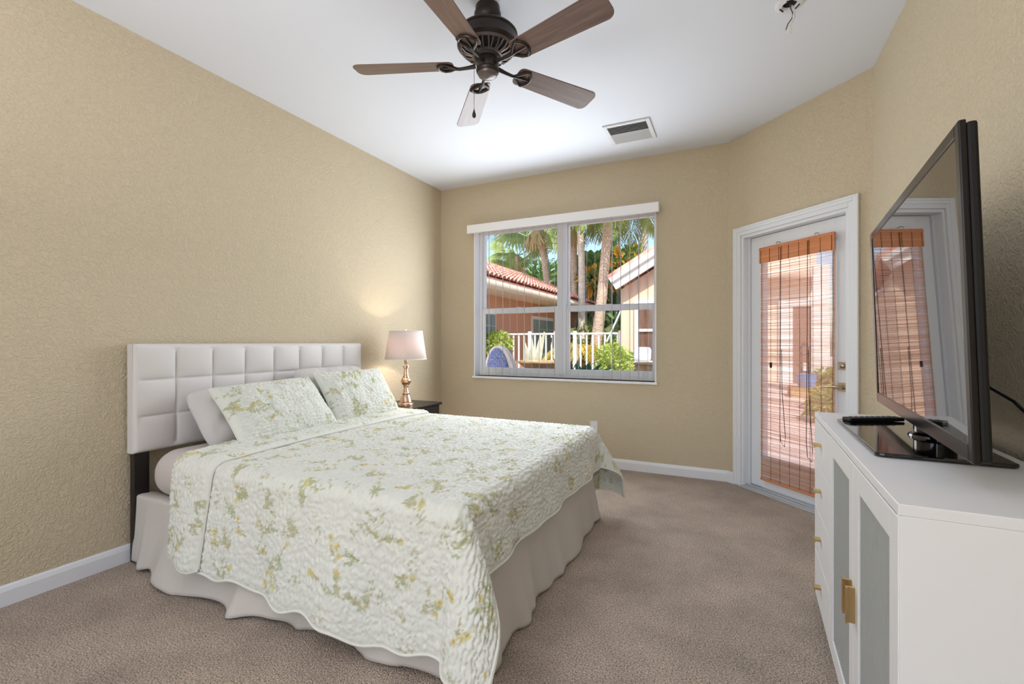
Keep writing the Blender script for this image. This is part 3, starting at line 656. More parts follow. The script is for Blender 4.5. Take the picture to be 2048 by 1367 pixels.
# ================================================================== nightstand and lamp
ns = thing('nightstand', 'black wooden nightstand between the bed and the back wall', 'nightstand', (0, 0, 0))
nbox('top', M_black, (.015, -1.10, .578), (.445, -.632, .60), ns, bevel=.003)
MB().box((.03, -1.08, .10), (.425, -1.065, .578)).box((.03, -.667, .10), (.425, -.652, .578)).box((.03, -1.065, .10), (.04, -.667, .578)).box((.04, -1.065, .10), (.42, -.667, .115)).box((.04, -1.065, .40), (.42, -.667, .412)).build('body', M_black, ns)
dw = nbox('drawer', M_black, (.412, -1.06, .43), (.43, -.672, .57), ns, bevel=.003)
MB().lathe([(.006, 0), (.008, .012), (.014, .018), (.012, .026)], M=Matrix.Translation((.43, -.866, .50)) @ Matrix.Rotation(PI / 2, 4, 'Y'), seg=16).build('knob', M_nickel, dw, smooth=True)
for x, y in ((.03, -1.08), (.03, -.69), (.39, -1.08), (.39, -.69)): nbox('leg', M_black, (x, y, 0), (x + .036, y + .036, .10), ns)
M_merc = mat('mottled_rose_gold_glass', (236, 212, 190), .2, .9, vary=(26, (206, 160, 128), .5))
lamp = thing('table_lamp', 'lit table lamp with a white shade and mottled rose gold turned base', 'lamp', (.292, -.968, .60))
MB().lathe([(r * (1 if z < .13 else 1.18), z * 1.15) for r, z in [(.066, 0), (.066, .012), (.062, .018), (.052, .022), (.052, .032), (.046, .040), (.044, .055), (.036, .068), (.030, .083), (.034, .088), (.034, .094), (.026, .102), (.018, .125), (.014, .137), (.022, .142), (.022, .147), (.016, .152), (.028, .160), (.038, .176), (.040, .188), (.036, .194), (.034, .200), (.026, .206), (.026, .214), (.020, .226), (.020, .232), (.018, .238), (.016, .26), (.016, .282), (.022, .286), (.022, .304), (.013, .31)]], seg=40).build('base', M_merc, lamp, smooth=True)
MB().lathe([(.010, .355), (.015, .37), (.015, .40), (.009, .405)], seg=16).build('socket', M_nickel, lamp, smooth=True)
def shade_mat():
    m, t, b = new_mat('lamp_shade_linen'); N = t.nodes; L = t.links
    out = N['Material Output']; b.inputs['Base Color'].default_value = lin((246, 232, 228)) + (1,); b.inputs['Roughness'].default_value = .8
    tr = N.new('ShaderNodeBsdfTranslucent'); tr.inputs[0].default_value = lin((255, 214, 196)) + (1,)
    mx = N.new('ShaderNodeMixShader'); mx.inputs[0].default_value = .10; L.new(b.outputs[0], mx.inputs[1]); L.new(tr.outputs[0], mx.inputs[2]); L.new(mx.outputs[0], out.inputs[0])
    return m
M_shade = shade_mat()
sh = MB().lathe([(.178, .402), (.143, .648)], seg=64, closed=False).build('lamp_shade', M_shade, lamp, smooth=True); q = sh.modifiers.new('s', 'SOLIDIFY'); q.thickness = .0015
MB().lathe([(.1795, .402), (.1785, .410)], seg=64, closed=False).build('shade_trim', M_bind, lamp, smooth=True)
MB().lathe([(.1445, .641), (.1440, .649)], seg=64, closed=False).build('shade_trim', M_bind, lamp, smooth=True)
hp = MB().tube([(0, 0, .395), (.03, 0, .41), (.042, 0, .45), (.042, 0, .56), (.02, 0, .64), (0, 0, .65)], .002, 6).tube([(0, 0, .395), (-.03, 0, .41), (-.042, 0, .45), (-.042, 0, .56), (-.02, 0, .64), (0, 0, .65)], .002, 6)
for k in range(3): a = k * 2 * PI / 3; hp.tube([(0, 0, .645), (.143 * math.cos(a), .143 * math.sin(a), .645)], .0018, 6)
hp.build('harp', M_nickel, lamp)
MB().lathe([(.004, .648), (.010, .655), (.006, .66), (.010, .668), (.004, .674)], seg=16).build('finial', M_merc, lamp, smooth=True)
M_bulb = mat('lit_bulb', (255, 225, 190), .5, emit=((255, 222, 184), 6))
MB().lathe([(.012, .405), (.014, .43), (.028, .46), (.031, .485), (.022, .508), (.004, .516)], seg=20).build('bulb', M_bulb, lamp, smooth=True)
o = light('lamp_bulb_light', 'POINT', (.292, -.968, .60 + .49), (0, 0, 0), 24.0, (1, .86, .68), shadow_soft_size=.035)

# ================================================================== sideboard
CZ = .845; A0 = Vector((3.206, -1.81, 0)); A1 = Vector((3.166, -3.13, 0)); CL = (A1 - A0).length
crot = math.atan2((A1 - A0).y, (A1 - A0).x)     # local x from the far end to the near end; local y points to the wall
cab = thing('sideboard', 'white sideboard with drawers and two ribbed glass doors against the right wall', 'sideboard', (A0.x, A0.y, 0), crot)
CD = .375
def cb(x0, x1, y0, y1, z0, z1): return (x0, y0, z0), (x1, y1, z1)
nbox('top', M_white, (0, 0, CZ - .022), (CL, CD, CZ), cab, bevel=.0015)
ZB = .055
bd = MB().box((0.0, .018, ZB), (.018, CD, CZ - .022)).box((CL - .018, 0.002, ZB), (CL, CD, CZ - .022)).box((.018, .018, ZB), (CL - .018, CD, ZB + .018)).box((.018, CD - .01, ZB + .018), (CL - .018, CD, CZ - .022))
XD = .437   # drawer column width; then two doors
bd.box((XD - .009, .02, ZB + .018), (XD + .009, CD - .01, CZ - .022))
bd.box((XD + .009, .03, .44), (CL - .018, CD - .01, .455))
bd.build('body', M_white, cab, bevel=.001)
zs = [CZ - .026, .640, .445, .250, ZB]
for k in range(4):
    z1_, z0_ = zs[k] - .002, zs[k + 1] + .002
    d_ = nbox('drawer', M_white, (.001, -.0, z0_), (XD - .004, .017, z1_), cab, bevel=.0015)
    xm = XD / 2 - .03; zc = (z0_ + z1_) / 2 + .005
    kn = MB().box((xm - .008, -.024, zc - .008), (xm + .028, -.020, zc + .008)).box((xm - .005, -.021, zc - .006), (xm + .020, .0, zc + .006))
    kn.build('knob', M_brass, d_, bevel=.001)
M_rib = mat('ribbed_glass', (176, 180, 178), .22, 0, .6)
def ribmat():
    m, t, b = new_mat('reeded_glass'); b.inputs['Base Color'].default_value = lin((178, 182, 180)) + (1,); b.inputs['Roughness'].default_value = .25
    b.inputs['Alpha'].default_value = .82
    return m
M_rib = ribmat()
xa = [XD + .002, (XD + CL) / 2 - .001, (XD + CL) / 2 + .001, CL - .003]
for k in range(2):
    x0, x1 = xa[2 * k], xa[2 * k + 1]; z0_, z1_ = ZB + .002, CZ - .026; fw = .062
    d_ = MB().box((x0, 0, z0_), (x0 + fw, .017, z1_)).box((x1 - fw, 0, z0_), (x1, .017, z1_)).box((x0 + fw, 0, z0_), (x1 - fw, .017, z0_ + fw)).box((x0 + fw, 0, z1_ - fw), (x1 - fw, .017, z1_)).build('door', M_white, cab, bevel=.0015)
    gp = MB(); nr = 22; wv = (x1 - x0 - 2 * fw) / nr; v = []; f = []; seg_ = 6
    for i in range(nr * seg_ + 1):
        xx = x0 + fw + i * wv / seg_; yy_ =   .010 - .006 * abs(math.sin(PI * i / seg_))
        v += [(xx, yy_, z0_ + fw), (xx, yy_, z1_ - fw)]
    f = [(2 * i, 2 * i + 2, 2 * i + 3, 2 * i + 1) for i in range(nr * seg_)]
    gp.add(v, f).build('glass_panel', M_rib, d_, smooth=True)
    hxx = x1 - .022 if k == 0 else x0 + .022
    hz0, hz1 = .392, .490
    MB().box((hxx - .003, -.018, hz0), (hxx + .003, 0, hz1)).box((hxx - (.012 if k == 0 else .003), -.022, hz0), (hxx + (.003 if k == 0 else .012), -.018, hz1)).build('handle', M_brass, d_, bevel=.001)
M_leg = mat('walnut_leg', (84, 54, 42), .5)
for x in (.09, CL - .10):
    for y in (.03, CD - .07):
        MB().tube([(x, y + .02, ZB), (x, y + .02, 0)], [.021, .015], 12).build('leg', M_leg, cab, smooth=True)

# ================================================================== television
M_tvb = mat('glossy_black_plastic', (12, 11, 12), .08, 0, .6, coat=.3)
M_tvs = mat('satin_black_plastic', (18, 16, 15), .5, 0, .3)
M_bez = mat('gloss_brown_bezel', (18, 13, 13), .22, 0, .35)
M_scr = mat('dark_glass_screen', (9, 9, 10), .02, 0, 1.0, ior=3.0)
TC = Vector((3.363, -2.40, 1.256)); tyaw, ttilt, TW_, TH_ = .089, .033, 1.187, .706
tv = thing('television', 'large flat television with a glossy screen standing on the white sideboard', 'television', (TC.x + .0, TC.y, CZ))
Dd = Vector((math.sin(tyaw), math.cos(tyaw), 0)); Nn = Vector((-math.cos(tyaw), math.sin(tyaw), 0)); Up = Vector((0, 0, 1)) * math.cos(ttilt) + Nn * math.sin(ttilt)
Nf = Dd.cross(Up) * -1
if Nf.dot(Nn) < 0: Nf = -Nf
TM = Matrix(((Dd.x, Nf.x, Up.x, 0), (Dd.y, Nf.y, Up.y, 0), (Dd.z, Nf.z, Up.z, TC.z - CZ), (0, 0, 0, 1)))   # x along, y towards the room, z up
hw, hh_ = TW_ / 2, TH_ / 2; bz = .028
bezel = MB().box((-hw, -.013, -hh_), (-hw + bz, .0, hh_), TM).box((hw - bz, -.013, -hh_), (hw, .0, hh_), TM).box((-hw + bz, -.013, hh_ - bz), (hw - bz, 0, hh_), TM).box((-hw + bz, -.013, -hh_), (hw - bz, 0, -hh_ + bz + .012), TM)
bezel.build('bezel', M_bez, tv, bevel=.003)
MB().box((-hw + bz, -.012, -hh_ + bz), (hw - bz, -.003, hh_ - bz), TM).build('screen', M_scr, tv)
MB().box((-hw + .004, -.032, -hh_ + .004), (hw - .004, -.013, hh_ - .004), TM).box((-hw + .2, -.06, -hh_ + .08), (hw - .2, -.032, hh_ - .16), TM).build('back_cover', M_tvs, tv, bevel=.006)
# stand: rounded glossy plate, collar, neck
def rrect(cx, cy, hx_, hy_, r, n=6):
    p = []
    for sx_, sy_, a0 in ((1, 1, 0), (-1, 1, PI / 2), (-1, -1, PI), (1, -1, 3 * PI / 2)):
        for i in range(n + 1): a = a0 + PI / 2 * i / n; p.append((cx + sx_ * (hx_ - r) + r * math.cos(a), cy + sy_ * (hy_ - r) + r * math.sin(a)))
    return p
sc_ = Vector((3.378 - TC.x, -2.385 - TC.y)); 
def rot2(p, a): return [(x * math.cos(a) - y * math.sin(a), x * math.sin(a) + y * math.cos(a)) for x, y in p]
stp = [(x + sc_.x, y + sc_.y) for x, y in rot2(rrect(0, 0, .143, .32, .02), -.03)]
MB().prism(stp, 0, .012).build('stand_base', M_tvb, tv, bevel=.005, bseg=3)
MB().lathe([(.066, .012), (.064, .018), (.056, .022), (.052, .026), (.052, .085), (.05, .12)], c=(sc_.x + .072, sc_.y + .02, 0), seg=40).build('stand_neck', M_tvb, tv, smooth=True)
MB().box((sc_.x + .045, sc_.y - .08, .08), (sc_.x + .085, sc_.y + .10, .26)).build('stand_bracket', M_tvs, tv, bevel=.004)
# remote on the stand end, thin glossy strip
rm = thing('remote_control', 'slim black remote control lying on the sideboard before the television', 'remote', (3.355, -2.085, CZ + .012))
ra = math.radians(28)
RM = Matrix.Rotation(ra, 4, 'Z')
MB().box((-.105, -.022, 0), (.105, .022, .014), RM).build('case', M_tvs, rm, bevel=.004)
M_btn = mat('remote_button', (96, 96, 98), .6)
for i in range(8):
    for j in range(3): MB().box((-.085 + i * .021, -.014 + j * .010, .014), (-.073 + i * .021, -.008 + j * .010, .0165), RM).build('button', M_btn, rm)
cb_ = MB().tube([(CX - .004, -3.05, .70), (CX - .010, -2.85, .79), (CX - .012, -2.6, .89), (CX - .02, -2.4, .98), (3.54, -2.28, 1.06), (3.42, -2.30, 1.10)], .0045, 8).build('power_cord', M_tvs, smooth=True)
tag(cb_, 'black power cord running from behind the television down the right wall', 'cord')

# ================================================================== outdoors
M_pav = mat('pink_brick_pavers', (196, 166, 154), .9, vary=(3, (212, 186, 176), .5))
def paver():
    m, t, b = new_mat('brick_pavers'); N = t.nodes; L = t.links
    tc = N.new('ShaderNodeTexCoord'); br_ = N.new('ShaderNodeTexBrick'); br_.inputs['Scale'].default_value = 4.5
    br_.inputs['Color1'].default_value = lin((226, 200, 192)) + (1,); br_.inputs['Color2'].default_value = lin((212, 188, 182)) + (1,); br_.inputs['Mortar'].default_value = lin((186, 168, 160)) + (1,)
    br_.inputs['Mortar Size'].default_value = .015
    L.new(tc.outputs['Object'], br_.inputs[0]); L.new(br_.outputs[0], b.inputs['Base Color']); b.inputs['Roughness'].default_value = .9
    return m
M_pav = paver()
GZ = -.13
struct(nbox('ground', M_pav, (-25, -12, GZ - .2), (30, 45, GZ)), 'pink brick paver patio outdoors')
M_stO = mat('apricot_stucco', (214, 164, 134), .9, bump=('noise', 60, .3, .004))
M_stP = mat('peach_stucco', (222, 190, 166), .9, bump=('noise', 60, .3, .004))
M_stT = mat('tan_stucco', (230, 210, 192), .9)
M_ext = mat('exterior_white', (236, 234, 230), .6)
M_cream = mat('cream_gutter', (226, 216, 196), .6)
M_gb = mat('glass_block', (128, 150, 152), .25)
def tile_mat():
    m, t, b = new_mat('red_barrel_tile'); N = t.nodes; L = t.links
    tc = N.new('ShaderNodeTexCoord'); n = N.new('ShaderNodeTexNoise'); n.inputs['Scale'].default_value = 5; n.inputs['Detail'].default_value = 6
    L.new(tc.outputs['Object'], n.inputs[0]); r = N.new('ShaderNodeValToRGB'); e = r.color_ramp.elements
    e[0].position = .3; e[0].color = lin((206, 130, 112)) + (1,); e[1].position = .7; e[1].color = lin((240, 192, 174)) + (1,)
    L.new(n.outputs[0], r.inputs[0]); L.new(r.outputs[0], b.inputs['Base Color']); b.inputs['Roughness'].default_value = .85
    return m
M_tile = tile_mat()
def tile_roof(name, P0, ex, ey, lx, ly, m, parent, pitch=.15, course=.28):
    """barrel tile surface: ex across the tiles, ey up the slope; rows of half-round tiles in overlapping courses"""
    ex, ey = Vector(ex).normalized(), Vector(ey).normalized(); nn = ex.cross(ey).normalized()
    if nn.z < 0: nn = -nn
    nx_ = int(lx / pitch) * 6; nyc = int(ly / course); mb = MB(); v = []; f = []; cols = nx_ + 1
    for c in range(nyc + 1):
        for half in (0, 1):
            d = min(c * course + (0 if half == 0 else course), ly + .1) ; lift = .05 if half == 0 else .0
            for i in range(cols):
                h_ = .055 * abs(math.sin(PI * i / 6)) + lift
                p = Vector(P0) + ex * (i * pitch / 6) + ey * d + nn * h_; v.append(tuple(p))
    R_ = 2 * (nyc + 1)
    for r_ in range(R_ - 1):
        for i in range(cols - 1): f.append((r_ * cols + i, r_ * cols + i + 1, (r_ + 1) * cols + i + 1, (r_ + 1) * cols + i))
    mb.add(v, f)
    a = [Vector(P0) - nn * .05, Vector(P0) + ex * lx - nn * .05, Vector(P0) + ex * lx + ey * ly - nn * .05, Vector(P0) + ey * ly - nn * .05]
    b_ = [p + nn * .06 for p in a]
    mb.add([tuple(p) for p in a + b_], [(0, 1, 2, 3), (4, 5, 6, 7), (0, 1, 5, 4), (1, 2, 6, 5), (2, 3, 7, 6), (3, 0, 4, 7)])
    return mb.build(name, m, parent)

# left house: long wall running away from the room
LX = -1.1
lhY0, lhY1 = 1.6, 8.9
lh = thing('house', 'apricot stucco house with red barrel tile roof seen through the left window panes', 'house', (LX, (lhY0 + lhY1) / 2, GZ))
o_ = lh.location.copy()
def L_(x, y, z): return (x - o_.x, y - o_.y, z - o_.z)
ev = 2.02
MB().box(L_(LX - 3.5, lhY0, GZ), L_(LX, lhY1, ev)).build('wall', M_stO, lh)
MB().box(L_(LX - .02, lhY0 - .3, ev - .02), L_(LX + .45, lhY1 + .3, ev + .02)).build('soffit', M_cream, lh)
MB().tube([L_(LX + .50, lhY0 - .35, ev + .05), L_(LX + .50, lhY1 + .35, ev + .05)], .075, 10).build('gutter', M_cream, lh, smooth=True)
tile_roof('roof', L_(LX + .52, lhY0 - .35, ev + .14), (0, 1, 0), (-1, 0, .42), lhY1 - lhY0 + .7, 2.8, M_tile, lh)
for (y0, y1) in ((2.75, 3.35), (5.05, 6.35)):
    wn = nbox('window', M_ext, L_(LX, y0, .55), L_(LX + .04, y1, 1.72), lh)
    wm = MB(); nb = max(3, int((y1 - y0 - .08) / .2)); dy_ = (y1 - y0 - .08) / nb
    for i in range(nb):
        for j in range(5): wm.box(L_(LX + .04, y0 + .04 + i * dy_ + .008, .60 + j * .212), L_(LX + .055, y0 + .04 + (i + 1) * dy_ - .008, .60 + (j + 1) * .212 - .012))
    wm.build('glass_block', M_gb, wn, bevel=.006)

# right house: gable end facing the room
gY = 3.2
pE = at(1238, 567, gY); pU = at(1312, 519, gY); slope = (pU.z - pE.z) / (pU.x - pE.x)
x0 = at(1241, 600, gY).x; x1 = 3.0; xm = (x0 + x1) / 2 + .0
rh = thing('house', 'peach stucco house with white gable fascia seen at the right of the window', 'house', (xm, gY, GZ)); o_ = rh.location.copy()
ze = pE.z - .10; zr = ze + slope * (xm - x0) * .98
MB().add([L_(x0, gY, GZ), L_(x1, gY, GZ), L_(x1, gY, ze), L_(xm, gY, zr), L_(x0, gY, ze), L_(x0, gY + 7, GZ), L_(x1, gY + 7, GZ), L_(x1, gY + 7, ze), L_(xm, gY + 7, zr), L_(x0, gY + 7, ze)],
         [(0, 1, 2, 3, 4), (9, 8, 7, 6, 5), (0, 4, 9, 5), (1, 6, 7, 2), (4, 3, 8, 9), (3, 2, 7, 8), (0, 5, 6, 1)]).build('wall', M_stP, rh)
for sgn, xe_ in ((1, x0), (-1, x1)):
    d = Vector((sgn * 1, 0, slope)).normalized(); s0 = Vector(L_(xe_ - sgn * .03, gY - .25, ze - .03 * slope + .02)); e0 = Vector(L_(xm, gY - .25, zr + .02))
    nn = Vector((-d.z * sgn, 0, abs(d.x)))
    for nm, h0, h1, yd, mm in (('fascia', -.02, .15, .03, M_ext), ('rake_board', .10, .17, -.02, M_ext)):
        q = [s0 + nn * h0, e0 + nn * h0, e0 + nn * h1, s0 + nn * h1]
        MB().add([tuple(p) for p in q] + [tuple(p + Vector((0, .03 + yd * 0 + .02, 0))) for p in q], [(0, 1, 2, 3), (4, 5, 6, 7), (0, 1, 5, 4), (1, 2, 6, 5), (2, 3, 7, 6), (3, 0, 4, 7)]).build(nm, mm, rh, loc=(0, yd - .03, 0))
    L1 = (e0 - s0).length
    q = [s0 + nn * .17, e0 + nn * .17, e0 + nn * .23, s0 + nn * .23]
    MB().add([tuple(p + Vector((0, -.04, 0))) for p in q] + [tuple(p + Vector((0, 7.4, 0))) for p in q], [(0, 1, 2, 3), (4, 5, 6, 7), (0, 1, 5, 4), (1, 2, 6, 5), (2, 3, 7, 6), (3, 0, 4, 7)]).build('roof', M_tile, rh)
th_s = math.atan(slope); ax, az = L_(xm, gY, zr)[0], L_(xm, gY, zr + .02)[2]
for nm, h0, h1, y0_, y1_, mm in (('ridge_board', -.02, .17, -.26, -.20, M_ext), ('ridge_cap', .17, .235, -.30, 7.1, M_tile)):
    pl_ = [(ax - math.sin(th_s) * h0, az + math.cos(th_s) * h0), (ax - math.sin(th_s) * h1, az + math.cos(th_s) * h1), (ax, az + h1 / math.cos(th_s)), (ax + math.sin(th_s) * h1, az + math.cos(th_s) * h1), (ax + math.sin(th_s) * h0, az + math.cos(th_s) * h0), (ax, az + h0 - .01)]
    MB().add([(x, y0_, z) for x, z in pl_] + [(x, y1_, z) for x, z in pl_], [tuple(range(6)), tuple(range(11, 5, -1))] + [(i, (i + 1) % 6, 6 + (i + 1) % 6, 6 + i) for i in range(6)]).build(nm, mm, rh)
a, b_ = at(1270, 735, gY), at(1345, 598, gY)
wn = MB().box(L_(a.x, gY - .05, a.z), L_(a.x + .05, gY, b_.z)).box(L_(b_.x - .05, gY - .05, a.z), L_(b_.x, gY, b_.z)).box(L_(a.x + .05, gY - .05, a.z), L_(b_.x - .05, gY, a.z + .05)).box(L_(a.x + .05, gY - .05, b_.z - .05), L_(b_.x - .05, gY, b_.z)).box(L_(a.x + .05, gY - .045, (a.z + b_.z) / 2 - .02 + .06), L_(b_.x - .05, gY, (a.z + b_.z) / 2 + .02 + .06)).build('window', M_ext, rh)
M_dkgl = mat('dark_window_glass', (78, 62, 58), .08, 0, .6, vary=(6, (128, 92, 74), .4, (9, 1, .6)))
nbox('pane', M_dkgl, L_(a.x + .05, gY - .012, a.z + .05), L_(b_.x - .05, gY - .004, b_.z - .05), wn)

# fence across the yard
fY = 3.35
fx0, fx1 = LX + .03, at(1242, 690, fY).x; ftop = 1.31
fe = thing('fence', 'white picket fence with a gate standing across the yard', 'fence', ((fx0 + fx1) / 2, fY, GZ)); o_ = fe.location.copy()
MB().box(L_(fx0, fY - .02, ftop - .03), L_(fx1, fY + .02, ftop)).box(L_(fx0, fY - .015, .12), L_(fx1, fY + .015, .15)).build('rail', M_ext, fe)
npk = int((fx1 - fx0) / .10); pk0 = None
for i in range(min(npk, 99)):
    x = fx0 + (i + .5) * (fx1 - fx0) / min(npk, 99)
    if pk0 is None: pk0 = MB().box((-.013, -.010, 0), (.013, .010, ftop - .02 - GZ)).build('picket', M_ext, fe); c = pk0
    else: c = pk0.copy(); COL.objects.link(c); c.parent = fe
    c.location = (x - o_.x, 0, 0)
for px_ in (1060, 1112, 1150, 1241):
    x = at(px_, 690, fY).x; MB().box(L_(x - .028, fY - .028, GZ), L_(x + .028, fY + .028, ftop + .03)).build('post', M_ext, fe)
gx = at(1103, 690, fY).x
nbox('gate_latch', mat('black_latch', (34, 34, 36), .4), L_(gx - .03, fY - .05, ftop - .16), L_(gx + .02, fY - .03, ftop - .08), fe)

# ---- plants
def leaf_strip(mb, pts, wd, up=Vector((0, 0, 1)), fold=.3):
    n = len(pts); v = []
    for i, p in enumerate(pts):
        t = (pts[min(i + 1, n - 1)] - pts[max(i - 1, 0)]).normalized(); s = t.cross(up)
        if s.length < .05: s = t.cross(Vector((1, 0, 0)))
        s.normalize(); k = i / (n - 1); ww = wd * (math.sin(PI * min(.97, .18 + .8 * k)) ** .7); h_ = s.cross(t) * ww * fold
        v += [tuple(p - s * ww + h_), tuple(p), tuple(p + s * ww + h_)]
    f = []
    for i in range(n - 1): a = 3 * i; f += [(a, a + 1, a + 4, a + 3), (a + 1, a + 2, a + 5, a + 4)]
    mb.add(v, f)
def frond(mb, base, dir_, L_2, droop, nl=26, lw=.018, ll=.45):
    """feather frond: arched rachis with paired leaflets"""
    d = Vector(dir_).normalized(); pts = []; p = Vector(base); st_ = L_2 / 12
    for i in range(13): pts.append(p.copy()); d = (d + Vector((0, 0, -droop / 12))).normalized(); p = p + d * st_
    mb.tube(pts, [.02 * (1 - i / 14) + .003 for i in range(13)], 5)
    for k in range(nl):
        s = .15 + .83 * k / nl; i = s * 12; i0 = int(i); a = pts[i0].lerp(pts[min(i0 + 1, 12)], i - i0); t = (pts[min(i0 + 1, 12)] - pts[i0]).normalized() if i0 < 12 else d
        side = t.cross(Vector((0, 0, 1))).normalized(); l_ = ll * math.sin(PI * min(.95, .2 + .75 * s))
        for sg in (-1, 1):
            dd = (t * .7 + side * sg + Vector((0, 0, random.uniform(-.5, -.1)))).normalized()
            q = [a, a + dd * l_ * .5, a + dd * l_ + Vector((0, 0, -l_ * .35))]
            leaf_strip(mb, q, lw)
def fan_leaf(mb, c, nrm, upd, R_, nb=15, spread=2.4):
    nrm = Vector(nrm).normalized(); upd = (Vector(upd) - nrm * Vector(upd).dot(nrm)).normalized(); sd = nrm.cross(upd); c = Vector(c)
    for i in range(nb):
        a = (-.5 + i / (nb - 1)) * spread * 1.0; d = upd * math.cos(a) + sd * math.sin(a)
        r_ = R_ * (1 - .25 * abs(a) / spread) * random.uniform(.92, 1.05)
        q = [c, c + d * r_ * .5 + nrm * .03, c + d * r_ + Vector((0, 0, -R_ * .16)) + nrm * .02]
        leaf_strip(mb, q, R_ * spread / nb * .42, up=nrm, fold=.25)
def leafmat(name, c1, c2, sc=4):
    m = mat(name, c1, .5, vary=(sc, c2, .45))
    t = m.node_tree; N = t.nodes; b = N['Principled BSDF']; out = N['Material Output']; tr = N.new('ShaderNodeBsdfTranslucent')
    src = b.inputs['Base Color'].links[0].from_socket; t.links.new(src, tr.inputs[0])
    mx = N.new('ShaderNodeMixShader'); mx.inputs[0].default_value = .35; t.links.new(b.outputs[0], mx.inputs[1]); t.links.new(tr.outputs[0], mx.inputs[2]); t.links.new(mx.outputs[0], out.inputs[0])
    return m
M_lg = leafmat('palm_green', (124, 150, 84), (176, 190, 116)); M_ld = leafmat('deep_green_leaf', (92, 134, 70), (150, 180, 96)); M_ly = leafmat('lime_leaf', (150, 184, 78), (206, 214, 112), 9)
M_lo = leafmat('orange_croton_leaf', (226, 150, 40), (244, 196, 80), 6); M_ag = leafmat('agave_leaf', (24, 84, 62), (60, 124, 96), 3); M_dry = leafmat('dry_palm_leaf', (186, 160, 110), (214, 196, 150), 5)
M_pale = leafmat('pale_variegated_leaf', (196, 200, 176), (226, 224, 206), 12)
M_trunk = mat('pale_palm_trunk', (190, 180, 164), .9, vary=(5, (222, 216, 204), .5, (1, 1, 4)), bump=('noise', 14, .6, .02))
M_trunkb = mat('brown_fibre_trunk', (166, 138, 118), .9, vary=(8, (212, 196, 176), .5, (1, 1, 5)), bump=('noise', 18, .8, .03))
def palm(label, px, Y, lean, rad, top, kind, m, mt, seed, nf=11, size=1.4, base_px=None, crown_z=None, old=0):
    random.seed(seed)
    p0 = at(base_px or px, 690, Y); root = thing('palm_tree', label, 'palm tree', (p0.x, Y, GZ))
    pt = at(px, 450, Y); dxv = pt.x - p0.x
    zt_ = top - GZ; k450 = (at(px, 450, Y).z - 1.1)
    pts = []
    for i in range(9):
        s = i / 8; z = s * zt_; off = dxv * max(0, (z + GZ - 1.1) / max(k450, .1)) ** 1.0
        pts.append((off + .03 * math.sin(s * 7 + seed), 0, z))
    MB().tube(pts, [rad * (1.25 - .45 * i / 8) for i in range(9)], 12).build('trunk', mt, root, smooth=True)
    c = Vector(pts[-1]); mb = MB()
    for k in range(nf):
        a = 2 * PI * k / nf + random.uniform(-.2, .2); el = random.uniform(-.35, .75)
        d = (math.cos(a), math.sin(a), el)
        if kind == 'feather': frond(mb, c, d, size * random.uniform(.85, 1.15), random.uniform(1.2, 2.0), ll=size * .33, lw=.02)
        else:
            e = c + Vector(d).normalized() * size * random.uniform(.5, .8) + Vector((0, 0, -.05 if el < 0 else .1))
            mb.tube([c, (c + e) / 2 + Vector((0, 0, .06)), e], [.016, .012, .008], 5)
            fan_leaf(mb, e, Vector((-d[0] * .4, -d[1] * .4 - .6, .5)), Vector((d[0], d[1], d[2] - .9)), size * .55, spread=3.6, nb=22)
    mb.build('crown', m, root)
    if old:
        mo = MB()
        for k in range(old):
            a = 2 * PI * k / old + .3; e = c + Vector((math.cos(a) * .22, math.sin(a) * .22, -.35))
            mo.tube([c, e], [.014, .008], 5); fan_leaf(mo, e, (math.cos(a), math.sin(a), .2), (0, 0, -1), size * .42, spread=1.6, nb=9)
        mo.build('dead_skirt', M_dry, root)
    return root
palm('palm tree leaning left behind the tiled roof with brown fibre at its top', 1078, 9.5, 0, .13, 5.0, 'fan', M_lg, M_trunkb, 1, base_px=1118, size=1.5, old=6)
palm('short fan palm rising above the left end of the tiled roof', 1034, 10.5, 0, .10, 4.15, 'fan', M_lg, M_trunkb, 2, base_px=1034, size=1.1, old=5)
palm('slim palm with a smooth pale trunk just right of the centre mullion', 1158, 6.8, 0, .085, 5.2, 'feather', M_lg, M_trunk, 3, base_px=1168, size=1.9)
palm('shaggy palm trunk behind the centre mullion, nearly touching the slim pale palm', 1148, 8.2, 0, .10, 4.6, 'fan', M_lg, M_trunkb, 4, base_px=1146, size=1.2, old=5)
palm('thick grey palm trunk standing in the middle of the right window panes', 1219, 6.0, 0, .115, 4.6, 'feather', M_lg, M_trunkb, 5, base_px=1190, size=1.4)
palm('tall palm in front of the far sky at the top left of the window', 1000, 11.5, 0, .10, 6.4, 'feather', M_lg, M_trunk, 6, base_px=995, size=2.1)
palm('tall palm hanging its fronds into the top right of the window', 1290, 9.0, 0, .12, 5.3, 'feather', M_lg, M_trunk, 8, base_px=1262, size=1.9)

